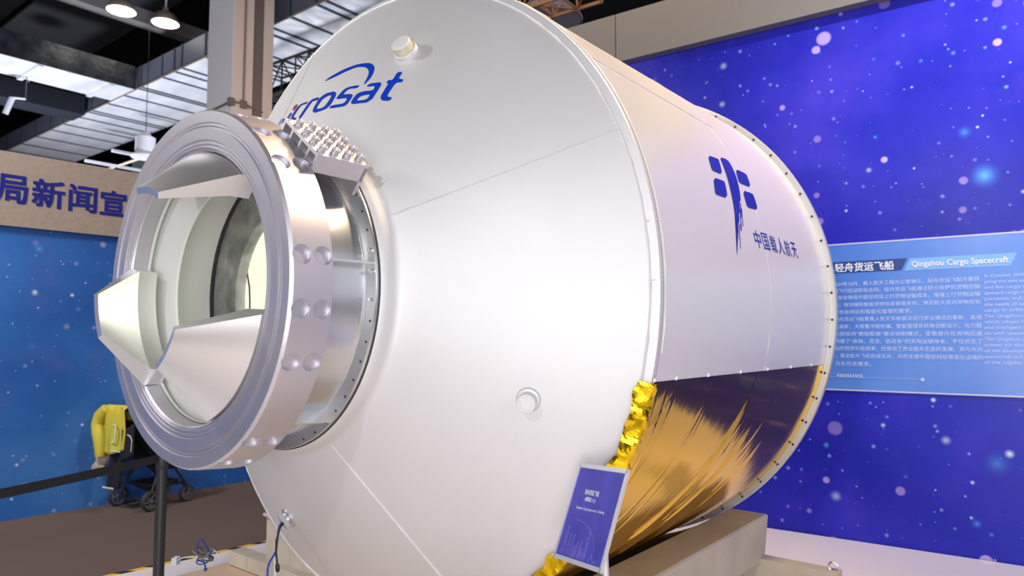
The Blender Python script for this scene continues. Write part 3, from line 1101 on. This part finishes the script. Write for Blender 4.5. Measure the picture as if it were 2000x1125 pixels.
mb = MB()
mb.prism([Vector((u_, .17, z_)) for u_, z_ in cradle_section()], (0, 2.09, 0))
mb.done('saddle', M['cloth'], cr, bevel=.012)
mb = MB()
mb.tube([(-1.315, .16, .495 + .004 * math.sin(i)) if i == 0 else (-1.315 + .03 * i, .162, .497 - .006 * math.sin(i * .8)) for i in range(12)], .012, 8)
mb.done('cloth_hem', M['cloth'], cr)
for s_a, s_b in ((.105, .215), (2.185, 2.295)):
    for ua, ub in ((-1.64, -1.42), (-1.415, -.2), (-.195, .95), (.955, 1.69)):
        mb = MB()
        mb.box((ua, s_a, .125 if (s_a < 1 and ua < -1) else 0), (ub, s_b, .215))
        mb.done('base_beam', M['cloth'], cr, bevel=.006)
mb = MB()
mb.box((-1.70, -.25, 0), (-.93, .33, .118))
mb.done('base_board', M['wood_tan'], cr, bevel=.004)
mb = MB()
mb.box((-.925, -.75, 0), (1.0, .33, .118))
mb.done('base_board', M['wood_tan'], cr, bevel=.004)
mb = MB()
c_ = Vector((1.655, 2.24, .235))
mb.tube([c_ + Vector((.028 * math.cos(2 * PI * i / 20), 0, .028 * math.sin(2 * PI * i / 20))) for i in range(20)], .006, 8, None, closed=True)
mb.lathe([(.012, .215), (.012, .222), (0, .223)], 12, None, Matrix.Translation((1.655, 2.24, 0)))
mb.done('lifting_eye', M['chrome'], cr)

# ------------------------------------------------------------------ cables
def craft_local(u_, s_, z_):
    return craft.matrix_basis @ Vector((u_, s_, z_ - (P0.z - RB)))


def cable(name, label, pts, r, m):
    P = [Vector(p) for p in pts]
    out = []
    for i in range(len(P) - 1):
        a, b, c, d = P[max(i - 1, 0)], P[i], P[i + 1], P[min(i + 2, len(P) - 1)]
        for k in range(8):
            t = k / 8
            out.append(.5 * ((2 * b) + (c - a) * t + (2 * a - 5 * b + 4 * c - d) * t * t + (3 * b - a - 3 * c + d) * t ** 3))
    out.append(P[-1])
    mb = MB()
    mb.tube(out, r, 7)
    o = mb.done(name, m)
    return tag(o, label, 'cable')


def px_pts(lst, d0, d1):
    n = len(lst) - 1
    return [at(x, y, d0 + (d1 - d0) * i / n) for i, (x, y) in enumerate(lst)]


yc = CONN.y
bl = cable('hanging_cable', 'blue cable hanging from the connector under the front cone', [CONN] + px_pts([(545, 1030), (541, 1060), (538, 1078), (524, 1105), (522, 1140), (520, 1165)], yc - .03, yc - .02), .0055, M['wire_blue'])
cable('hanging_cable', 'white striped cable hanging from the cone connector, behind the blue one', [CONN + Vector((0, .012, 0))] + px_pts([(542, 1045), (538, 1080), (537, 1105), (538, 1140), (537, 1165)], yc - .01, yc), .0055, M['wire_white'])
mb = MB()
P_ = [CONN + Vector((.008, 0, 0))] + px_pts([(547, 1030), (540, 1055), (539, 1075), (541, 1100)], yc - .05, yc - .04)
mb.tube(P_, .0055, 7)
mb.tube([P_[-1], P_[-1] + Vector((.002, 0, -.012)), P_[-1] + Vector((.004, 0, -.035)), P_[-1] + Vector((.005, 0, -.045))], [.006, .012, .012, .007], 8)
tag(mb.done('hanging_cable', M['wire_black']), 'short black cable with plug end hanging from the cone connector', 'cable')

# loose coil of cables on the tan base board
coil_c = at(398, 1103, 4.93)
zb = .169
coil = thing('cable_coil', 'tangled grey and blue cable coil lying on the tan base board', 'cable', (coil_c.x, coil_c.y, zb))
mb = MB()
rr = random.Random(11)
for k in range(6):
    r_ = rr.uniform(.035, .055)
    tx, ty = rr.uniform(-.5, .5), rr.uniform(-.5, .5)
    cx, cy = rr.uniform(-.03, .03), rr.uniform(-.03, .03)
    ring_ = []
    for i in range(24):
        a = 2 * PI * i / 24
        x, y = r_ * math.cos(a) + cx, r_ * math.sin(a) + cy
        ring_.append((x, y, .03 + .02 * k * .5 + tx * x + ty * y))
    mb.tube(ring_, .006, 6, None, closed=True)
mb.done('grey_loops', M['wire_grey'], coil)
mb = MB()
mb.tube([(-.03, 0, .04), (-.05, .01, .10), (-.045, .0, .15), (-.02, 0, .165), (.0, .0, .14), (.03, .02, .07), (.035, 0, .03)], .0055, 6)
mb.tube([(-.03, -.02, .03), (.02, -.05, .03), (.05, -.09, .012), (.07, -.15, .008)], .0055, 6)
mb.done('blue_loop', M['wire_blue'], coil)
mb = MB()
mb.tube([(-.02, .0, .045), (-.08, .0, .05), (-.14, -.01, .045), (-.17, -.02, .03)], .004, 6)
mb.tube([(.02, .02, .04), (.06, .03, .08), (.09, .02, .05), (.12, .0, .012)], .003, 6)
mb.tube([(0, .03, .05), (.04, .05, .085), (.08, .03, .06), (.07, -.01, .03)], .003, 6)
mb.box((-.20, -.045, .004), (-.165, .01, .05))
mb.done('white_leads', M['wire_white'], coil)

# ------------------------------------------------------------------ caption sign in front of the foil
O_, e1, e2 = Vector((.2675, 2.77, 1.218)), Vector((.51, -.857, .07)).normalized(), Vector((-.305, -.285, -.91))
e2 = (e2 - e1 * e2.dot(e1)).normalized()
en_ = e1.cross(e2)
if en_.dot(Vector((0, 0, 1.7)) - O_) < 0:
    en_ = -en_
SW, SH = .283, .357
foot = O_ + e1 * (SW * .62) + e2 * (SH * .55) - en_ * .02
sign = thing('caption_stand', 'small tilted blue caption sign in silver frame on a pole before the gold foil', 'sign', (foot.x, foot.y, .05))
SB = Vector((foot.x, foot.y, .05))


def sp(x, y, d=0.0):
    return O_ + e1 * x + e2 * y + en_ * d - SB


def slab(mb, x0, y0, x1, y1, d0, d1, m=None):
    mb.prism([sp(x0, y0, d0), sp(x1, y0, d0), sp(x1, y1, d0), sp(x0, y1, d0)], en_ * (d1 - d0), m)


mb = MB()
slab(mb, 0, 0, SW, .016, -.006, .006)
slab(mb, 0, SH - .016, SW, SH, -.006, .006)
slab(mb, -.001, 0, .006, SH, -.006, .006)
slab(mb, SW - .008, 0, SW + .001, SH, -.006, .006)
mb.done('frame', M['frame_silver'], sign)
mb = MB()
slab(mb, .004, .004, SW - .004, SH - .004, -.004, .002)
poster_m = tint_noise(mat('poster_blue', (0.05, 0.05, 0.45), 0.3), (0.045, 0.045, 0.38), (0.09, 0.08, 0.55), 9, stretch=(1, 1, 1))
mb.done('poster', poster_m, sign)
mb = MB()
for body, x, y, w, h, o_ in (('轻舟货运飞船', .078, .112, .083, .019, .006), ('(模型1:1)', .088, .138, .062, .018, .006)):
    add_bold(mb, text_faces(body, 1.0, 0, width=w, height=h), lambda a, b: sp(x + a, y - b, .0032), .0005, en_ * .4)
add_flat(mb, text_faces('Qingzhou Cargo Spacecraft (1:1 Model)', 1.0, .008, width=.168, height=.0115), lambda a, b: sp(.050 + a, .170 - b, .0032))
mb.done('lettering', M['print_white'], sign, normals=False)
mb = MB()


def sline(x0, y0, x1, y1, w=.0008):
    a, b = Vector((x0, y0)), Vector((x1, y1))
    t = (b - a).normalized()
    q = Vector((-t.y, t.x)) * w
    mb.poly([sp(*(a + q), .0031), sp(*(b + q), .0031), sp(*(b - q), .0031), sp(*(a - q), .0031)])


YB = SH - .02
for x, w, h in ((.045, .012, .095), (.068, .010, .070), (.088, .012, .068), (.118, .010, .045), (.137, .008, .050), (.15, .02, .028), (.105, .008, .03)):
    sline(x - w / 2, YB, x - w * .3, YB - h)
    sline(x + w / 2, YB, x + w * .3, YB - h)
    sline(x - w * .3, YB - h, x + w * .1, YB - h - .012)
    sline(x + w * .3, YB - h, x + w * .1, YB - h - .012)
    for j in range(1, 6):
        sline(x - w * .45, YB - h * j / 6, x + w * .45, YB - h * j / 6, .0004)
tx_ = .172
sline(tx_ - .004, YB, tx_ - .001, YB - .062)
sline(tx_ + .004, YB, tx_ + .001, YB - .062)
sline(tx_, YB - .075, tx_, YB - .112, .0006)
for (cy, rad) in ((YB - .068, .009), (YB - .02, .006), (YB - .094, .003)):
    pr = None
    for i in range(13):
        a = 2 * PI * i / 12
        c_ = (tx_ + rad * math.cos(a), cy + rad * math.sin(a))
        if pr:
            sline(*pr, *c_, .0007)
        pr = c_
for x0, x1, h in ((.20, .225, .03), (.225, .245, .012), (.02, .04, .02)):
    sline(x0, YB, (x0 + x1) / 2, YB - h)
    sline((x0 + x1) / 2, YB - h, x1, YB)
pr = None
for i in range(25):                                        # arc of a planet rim behind the skyline
    a = PI * .52 + (PI * .12 - PI * .52) * i / 24 - .35
    c_ = (.085 + .145 * math.cos(a + .35), YB + .015 - .145 * math.sin(a + .35))
    if pr:
        sline(*pr, *c_, .0006)
    pr = c_
mb.done('skyline_print', mat('skyline_print', (0.33, 0.28, 0.80), 0.4), sign, normals=False)
mb = MB()
top_ = sp(SW * .62, SH * .55, -.006)
mb.tube([top_, top_ - en_ * .04 + Vector((0, 0, -.05)), Vector((0, 0, .75)) + (top_ - en_ * .04) * Vector((1, 1, 0)) if False else Vector((top_.x - en_.x * .05, top_.y - en_.y * .05, .62)), Vector((top_.x - en_.x * .05, top_.y - en_.y * .05, .012))], .011, 12)
mb.done('pole', M['frame_silver'], sign)
mb = MB()
mb.lathe([(0, 0), (.14, 0), (.14, .006), (.03, .014), (0, .015)], 32, None, Matrix.Translation((top_.x - en_.x * .05, top_.y - en_.y * .05, 0)))
mb.done('foot_plate', M['frame_silver'], sign)

# ------------------------------------------------------------------ queue posts with belt
def queue_post(x, y, label):
    t = thing('queue_post', label, 'barrier', (x, y, .05), group='black belt barrier posts')
    mb = MB()
    mb.lathe([(0, 0), (.16, 0), (.16, .008), (.06, .018), (.034, .026), (0, .026)], 40)
    mb.done('base', M['black_paint'], t)
    mb = MB()
    mb.lathe([(.0315, .024), (.0315, .86), (0, .86)], 28)
    mb.done('pole', M['black_paint'], t)
    mb = MB()
    mb.lathe([(.033, .86), (.036, .865), (.036, .945), (.030, .955), (0, .957)], 28)
    mb.done('belt_head', M['black_paint'], t)
    return t


QA, QB = Vector((-2.125, 4.37, 0)), Vector((-2.95, 2.12, 0))
qp = queue_post(QA.x, QA.y, 'black belt barrier post below the docking ring')
queue_post(QB.x, QB.y, 'black belt barrier post at the far end of the belt, beyond the left edge')
mb = MB()
d_ = (QB - QA).normalized()
sd_ = Vector((d_.y, -d_.x, 0)) * .0012
a_, b_ = QA + d_ * .034, QB - d_ * .034
n_ = 14
P_ = []
for i in range(n_ + 1):
    f_ = i / n_
    q = a_ + (b_ - a_) * f_
    P_.append((q.x, q.y, .972 - .02 * math.sin(PI * f_)))
for i in range(n_):
    p, q = Vector(P_[i]), Vector(P_[i + 1])
    dz = Vector((0, 0, .024))
    mb.prism([p - dz - sd_, q - dz - sd_, q + dz - sd_, p + dz - sd_], sd_ * 2)
tag(mb.done('barrier_belt', M['belt']), 'black webbing belt stretched left from the barrier post', 'belt')

# ------------------------------------------------------------------ stroller by the left wall
E1 = Vector((.887, -.462, 0))
st = thing('stroller', 'black folding stroller parked by the blue star mural', 'stroller', (-3.69, 7.395, 0), math.atan2(E1.y, E1.x))


def wheel(x, y, r, w):
    mb = MB()
    X = Matrix.Translation((x, y, r)) @ Matrix.Rotation(PI / 2, 4, 'Y')
    mb.lathe([(r * .78, -w * .4), (r * .90, -w / 2), (r * .98, -w * .3), (r, 0), (r * .98, w * .3), (r * .90, w / 2), (r * .78, w * .4)], 32, None, X)
    o = mb.done('wheel', M['tyre'], st)
    mb = MB()
    mb.lathe([(r * .80, -w * .38), (r * .80, w * .38), (r * .72, w * .42), (r * .72, -w * .42), (r * .80, -w * .38)], 32, None, X)
    mb.lathe([(0, -w * .5), (r * .2, -w * .5), (r * .2, w * .5), (0, w * .5)], 16, None, X)
    for k in range(5):
        a = 2 * PI * k / 5
        mb.tube([X @ Vector((r * .15 * math.cos(a), r * .15 * math.sin(a), 0)), X @ Vector((r * .76 * math.cos(a), r * .76 * math.sin(a), 0))], .008, 6)
    mb.done('rim', M['grey_plastic'], o)


wheel(-.255, -.20, .10, .045)
wheel(.255, -.20, .10, .045)
wheel(-.19, .26, .085, .04)
wheel(.19, .26, .085, .04)
mb = MB()
for sx in (-1, 1):
    mb.tube([(.235 * sx, -.20, .10), (.22 * sx, -.12, .30), (.215 * sx, .0, .48)], .012, 8)
    mb.tube([(.19 * sx, .26, .09), (.20 * sx, .23, .20), (.215 * sx, .02, .47), (.22 * sx, -.22, .86), (.22 * sx, -.30, .965)], .013, 8)
    mb.tube([(.19 * sx, .26, .085), (.19 * sx, .25, .17), (.19 * sx, .19, .21)], .018, 8)
    mb.tube([(.22 * sx, -.12, .22), (.20 * sx, .20, .20)], .010, 8)
mb.tube([(-.235, -.20, .10), (.235, -.20, .10)], .012, 8)
mb.tube([(-.20, .20, .20), (.20, .20, .20)], .010, 8)
mb.done('frame', M['black_paint'], st)
mb = MB()
mb.tube([(-.22, -.30, .965), (-.21, -.325, .985), (-.15, -.335, .99), (.15, -.335, .99), (.21, -.325, .985), (.22, -.30, .965)], .016, 10)
mb.done('handlebar', M['stroller_black'], st)
mb = MB()
mb.grid(lambda a, b: Vector((-.205 + .41 * a, -.22 + .40 * min(1, b * 1.6) - .03 * math.sin(a * PI), .90 - .52 * min(1, b * 1.6) + .05 * max(0, b - .62) - .03 * math.sin(a * PI))), 10, 18)
mb.grid(lambda a, b: Vector((-.20 + .40 * a, -.02 + .30 * b, .40 + .02 * math.cos(a * PI * 2) + .06 * b * b)), 10, 10)
for sx in (-1, 1):
    mb.poly([(.205 * sx, -.22, .90), (.205 * sx, .10, .62), (.205 * sx, .28, .46), (.205 * sx, .26, .40), (.205 * sx, -.02, .38), (.205 * sx, -.10, .55)])
o = mb.done('seat', M['stroller_black'], st)
sm = o.modifiers.new('thick', 'SOLIDIFY')
sm.thickness = .02
mb = MB()
mb.grid(lambda a, b: Vector((.215 * math.cos(PI * (1 - a)), -.24 + .30 * math.sin(b * 1.5) , .62 + (.16 + .16 * math.cos(b * 1.25)) * math.sin(PI * a) ** .6 + .12 * (1 - b))), 16, 10)
o = mb.done('canopy', M['stroller_black'], st)
sm = o.modifiers.new('thick', 'SOLIDIFY')
sm.thickness = .012
mb = MB()
mb.grid(lambda a, b: Vector((-.17 + .34 * a, -.14 + .32 * b, .24 - .09 * math.sin(PI * a) ** .5 * math.sin(PI * b) ** .5)), 12, 12)
o = mb.done('basket', M['stroller_black'], st)
sm = o.modifiers.new('thick', 'SOLIDIFY')
sm.thickness = .01

# lime jacket draped over the handlebar
XS = st.matrix_basis
jk = thing('jacket', 'lime yellow jacket draped over the stroller handlebar', 'jacket', XS @ Vector((-.06, -.34, .99)), st.rotation_euler.z)


def jac(a, b, off=0.0):
    # b: 0 lower hem at the near side, ~.62 over the bar, 1 far side
    x = -.17 + .36 * a
    wob = .018 * math.sin(a * 9 + b * 3) + .010 * math.sin(a * 17 + 1)
    if b < .62:
        f = b / .62
        return Vector((x * (1.0 + .10 * (1 - f)) + .012 * math.sin(f * 6 + a * 5), -.045 - .03 * (1 - f) + wob, -.40 + .42 * f - .03 * (1 - f) * math.sin(a * 4)))
    f = (b - .62) / .38
    return Vector((x, -.045 + .10 * f + wob * .4, .02 + .015 * math.sin(PI * f) - .20 * max(0, f - .35)))


mb = MB()
mb.grid(jac, 28, 30)
o = mb.done('body', M['jacket'], jk)
sm = o.modifiers.new('thick', 'SOLIDIFY')
sm.thickness = .014
mb = MB()
mb.tube([(-.13, -.06, .01), (-.20, -.07, -.06), (-.235, -.075, -.15), (-.20, -.085, -.23), (-.165, -.085, -.33), (-.150, -.085, -.46)], [.05, .062, .060, .062, .060, .048], 14)
mb.done('sleeve', M['jacket'], jk)
mb = MB()
mb.tube([(.04, -.098, -.14), (.085, -.100, -.14), (.095, -.102, -.17), (.090, -.106, -.29), (.075, -.106, -.31), (.035, -.106, -.31)], .006, 6)
mb.tube([(.02, -.106, -.388), (.17, -.100, -.392)], .005, 6)
mb.done('white_piping', M['white_trim'], jk)
tr = thing('trousers', 'dark navy trousers with white trim hanging below the lime jacket', 'trousers', XS @ Vector((-.02, -.34, .60)), st.rotation_euler.z)
mb = MB()
mb.grid(lambda a, b: Vector((-.09 + .19 * a - .06 * b + .012 * math.sin(a * 7 + b * 2), -.050 - .012 * math.sin(a * 8), -.37 * b)), 12, 16)
mb.grid(lambda a, b: Vector((.10 + .14 * a, -.032 - .012 * math.sin(a * 6), .20 - .30 * b + .06 * a)), 10, 12)
o = mb.done('cloth', M['navy'], tr)
sm = o.modifiers.new('thick', 'SOLIDIFY')
sm.thickness = .03
mb = MB()
mb.tube([(-.145 + .17 * k / 20, -.083, -.365 + .008 * (-1) ** k) for k in range(21)], .004, 5)
mb.done('zigzag_trim', M['white_trim'], tr)
mb = MB()
mb.tube([(.10 + .15 * min(1, f * 1.6) - .03 * max(0, f - .6), -.062, .18 - .06 * f - .25 * max(0, f - .5) + .006 * (-1) ** k) for k, f in ((k, k / 24) for k in range(25))], .004, 5)
mb.done('zigzag_trim', M['white_trim'], tr)
toy = thing('plush_toy', 'beige plush toy hanging at the left of the stroller', 'toy', XS @ Vector((-.285, -.37, .48)), st.rotation_euler.z)
for nm_, c_, s_ in (('body', (.02, 0, .03), (.075, .055, .095)), ('head', (-.02, -.01, -.07), (.07, .06, .06)), ('paw', (.06, -.02, -.09), (.035, .03, .05)), ('ear', (-.08, 0, -.06), (.03, .015, .045))):
    mb = MB()
    bmesh.ops.create_icosphere(mb.bm, subdivisions=3, radius=1.0)
    for v in mb.bm.verts:
        k_ = 1 + .10 * noise.noise(v.co * 2.2)
        v.co = Vector((v.co.x * s_[0] * k_ + c_[0], v.co.y * s_[1] * k_ + c_[1], v.co.z * s_[2] * k_ + c_[2]))
    for f in mb.bm.faces:
        f.smooth = True
    mb.done(nm_, M['plush'], toy)

# ================================================================== the hall overhead
M['beam_dark'] = mat('beam_green_grey', (0.05, 0.065, 0.065), 0.6)
DD, NN = Vector((.786, -.618, 0)), Vector((.618, .786, 0))     # along the main duct / across it
ROT_D = math.atan2(DD.y, DD.x)
du = thing('air_duct', 'long rectangular air duct with bright foil underside and black straps, behind the column', 'duct', NN * 6.67, ROT_D)
mb = MB()
mb.box((-24.5, 0, 7.0), (0, 1.75, 7.46))
for f in mb.bm.faces:
    f.material_index = mb.mi(M['duct_foil']) if f.calc_center_median().z < 7.01 else mb.mi(M['duct_side'])
mb.done('casing', None, du)
for x in (-23.4, -22.3, -21.2, -20.2, -19.4, -18.5, -17.9, -17.72, -16.9, -16.05, -15.36, -15.22, -14.3, -13.8, -13.5, -12.6, -12.2, -11.6, -10.75, -10.5, -9.9, -9.2, -8.98, -8.2, -7.4, -6.6):
    mb = MB()
    mb.box((x - .03, -.012, 6.985), (x + .03, 1.762, 7.0))
    mb.box((x - .022, -.014, 7.0), (x + .022, 0, 7.47))
    mb.done('strap', M['strap'], du)
mb = MB()
mb.box((-24.5, -.02, 6.975), (0, .0, 6.999))
mb.done('edge_strip', M['conduit'], du)
bd = thing('branch_duct', 'dark wrapped branch duct with pale underside joining the main duct, upper left', 'duct', (0, 0, 0), ROT_D)
mb = MB()
mb.box((-16.65, 1.0, 7.0), (-15.5, 6.66, 7.5))
for f in mb.bm.faces:
    f.material_index = mb.mi(M['duct_foil']) if f.calc_center_median().z < 7.01 else mb.mi(M['duct_dark'])
mb.done('casing', None, bd)
for y in (3.4, 4.9, 6.2):
    mb = MB()
    mb.box((-16.67, y - .05, 6.96), (-15.48, y + .05, 7.0))
    mb.done('strap', M['duct_foil'], bd)


def beam(name, label, x0, y0, x1, y1, z0, z1, m):
    """straight beam in duct coordinates"""
    mb = MB()
    mb.box((x0, y0, z0), (x1, y1, z1))
    o = mb.done(name, m, None, (0, 0, 0), ROT_D)
    return tag(o, label, 'beam')


beam('roof_beam', 'dark navy roof beam running left of the branch duct', -18.6, 1.0, -17.9, 6.6, 6.9, 7.35, M['navy_beam'])
beam('roof_beam', 'pale grey round-edged roof beam above the upper left ducts', -15.2, 1.0, -14.9, 14.0, 8.25, 8.55, M['beam_grey'])
beam('roof_beam', 'dark roof beam above the left end of the main duct', -26, 8.9, -6, 9.2, 8.3, 8.8, M['navy_beam'])
beam('roof_panel_strip', 'dim grey roof panel strip seen between the beams at upper left', -24, 6.0, -10.5, 8.2, 9.9, 9.96, M['roof_panel'])
beam('roof_beam', 'navy roof beam at the top beside the column', -10.9, 3.0, -10.3, 12, 8.0, 8.5, M['navy_beam'])
beam('ceiling_rail', 'thin pale conduit rail below the roof by the hanging lamps', -12.6, 1.0, -12.52, 14, 8.3, 8.38, M['beam_grey'])
beam('ceiling_rail', 'thin pale cross rail near the two bright lamps', -16, 8.25, -8, 8.31, 8.5, 8.56, M['beam_grey'])
beam('ceiling_rail', 'lower white rail above the left fascia sign, behind the main duct', -18.63, 6.9, -18.55, 12.5, 5.96, 6.02, M['lamp_white'])
beam('ceiling_rail', 'upper grey-white rail between main duct and white downlight', -17.13, 6.9, -17.05, 12.5, 5.96, 6.02, M['lamp_white'])
beam('ceiling_conduit', 'thin slanting yellowish conduit left of the white downlight', -19.6, 7.6, -12, 7.64, 5.96, 6.0, M['column_beige'])
beam('roof_beam', 'dark green-grey beam behind the white downlight', -20, 8.6, -8, 8.9, 6.0, 6.5, M['beam_dark'])


def high_bay(loc, d, label, shell, glow=True, watts=0):
    t = thing('high_bay_lamp', label, 'lamp', loc, group='hanging hall lamps')
    r = d / 2
    mb = MB()
    mb.lathe([(r, 0), (r * 1.02, .01), (r * .97, .06), (r * .85, .13), (r * .62, .20), (r * .35, .245), (r * .22, .26), (r * .2, .33), (0, .34)], 36)
    mb.done('lamp_shade', shell, t, sharp=50)
    mb = MB()
    mb.lathe([(r * .97, .004), (r * .6, -.006), (0, -.01)], 36)
    mb.done('diffuser', M['lamp_glow'] if glow else shell, t)
    mb = MB()
    mb.tube([(0, 0, .33), (0, 0, .75 if glow else 6.99 - loc[2])], .02, 8)
    mb.done('hanger', M['lamp_white'], t)
    if watts:
        l_ = lamp('high_bay_bulb', 'POINT', (0, 0, 0), (0, 0, -1), watts, (1, .85, .62), .15)
        l_.location = Vector(loc) + Vector((0, 0, -.2))
    return t


high_bay(at(237, 22, 13.3), .52, 'lit hanging dome lamp, upper of the pair left of the column', M['lamp_shell'])
high_bay(at(323, 46, 14.0), .52, 'lit hanging dome lamp, closest to the column', M['lamp_shell'])
high_bay(at(54, 206, 16.5), .52, 'lit hanging dome lamp below the branch duct at far left', M['lamp_shell'])
high_bay(at(1070, 40, 10.1), 1.0, 'large unlit grey dome lamp above the right fascia', M['lamp_grey'], False)
wl = thing('downlight', 'white cylindrical downlight hanging behind the docking ring, left side', 'lamp', at(283, 309, 13.5))
mb = MB()
mb.lathe([(.18, .06), (.18, .40), (.10, .44), (.08, .50), (0, .5)], 28)
mb.done('housing', M['lamp_white'], wl)
mb = MB()
mb.lathe([(0, -.01), (.24, 0), (.26, .03), (.24, .06), (0, .07)], 28)
mb.done('lens_plate', M['lamp_white'], wl)
mb = MB()
mb.tube([(0, 0, .5), (0, 0, 10.2 - wl.location.z)], .007, 8)
mb.done('hanger', M['truss_black'], wl)
tb = thing('bracket_lamp', 'small white tube lamp on an angled bracket at the far left', 'lamp', at(10, 222, 14.0))
mb = MB()
mb.tube([(0, 0, 0), (.13, 0, .33)], .055, 10)
mb.tube([(.12, 0, .33), (.40, 0, .30)], .02, 8)
mb.done('tube', M['lamp_white'], tb)
mb = MB()
mb.tube([(.40, 0, .30), (.40, 0, 6.99 - tb.location.z)], .008, 8)
mb.done('hanger', M['beam_grey'], tb)


def truss(name, label, P, Q, w, h, n, m, r=.022):
    P, Q = Vector(P), Vector(Q)
    t = (Q - P).normalized()
    sd = Vector((-t.y, t.x, 0)) * w
    up = Vector((0, 0, h))
    mb = MB()
    cor = [Vector((0, 0, 0)), sd, sd + up, up]
    for c_ in cor:
        mb.tube([P + c_, Q + c_], r, 7, m)
    L_ = (Q - P)
    for i in range(n + 1):
        b = P + L_ * (i / n)
        for k in range(4):
            mb.tube([b + cor[k], b + cor[(k + 1) % 4]], r * .6, 6, m)
        if i < n:
            b2 = P + L_ * ((i + 1) / n)
            for k in range(4):
                a_, c_ = (cor[k], cor[(k + 1) % 4]) if i % 2 == 0 else (cor[(k + 1) % 4], cor[k])
                mb.tube([b + a_, b2 + c_], r * .55, 6, m)
    o = mb.done(name, m)
    return tag(o, label, 'truss')


WD = Vector((.8192, -.5736, 0))
A_ = at(507, 192, 11.7)
truss('lighting_truss', 'black box truss between the column and the hull', A_ - WD * .1, A_ + WD * 2.3, .5, .52, 7, M['truss_black'])
A_ = at(507, 240, 12.6)
truss('lighting_truss', 'lower black box truss just above the docking ring, right of the column', A_ - WD * .1, A_ + WD * 2.3, .4, .40, 7, M['truss_black'])
A_ = at(1047, 10, 8.9)
truss('lighting_truss', 'orange-lit box truss above the hull at the top edge', A_ - WD * 2.2, A_ + WD * .75, .4, .45, 8, M['truss_lit'], .026)

# column with cladding and conduits
cl = thing('column', 'tall grey and beige column with conduits behind the docking ring', 'column', (-4.25, 10.5, 0), ROT_D)
mb = MB()
mb.box((-.72, 0, 0), (0, .66, 10.2))
mb.done('shaft', M['column'], cl, bevel=.01)
mb = MB()
mb.box((0, .01, 0), (.03, .33, 10.2))
mb.box((0, .50, 5.0), (.04, .67, 10.2))
mb.done('cladding', M['column_beige'], cl)
mb = MB()
mb.box((0, .345, 0), (.035, .49, 10.2))
mb.done('cable_channel', M['conduit'], cl)
mb = MB()
mb.tube([(.045, .17, 5.28), (.045, .17, 10.2)], .012, 8)
mb.tube([(-.73, -.02, 5.22), (.045, -.02, 5.27), (.045, .17, 5.27), (.045, .50, 5.22)], .016, 8)
mb.box((.03, .12, 5.20), (.07, .22, 5.32))
mb.box((-.03, -.05, 5.20), (.05, .03, 5.32))
mb.done('conduit', M['conduit'], cl)
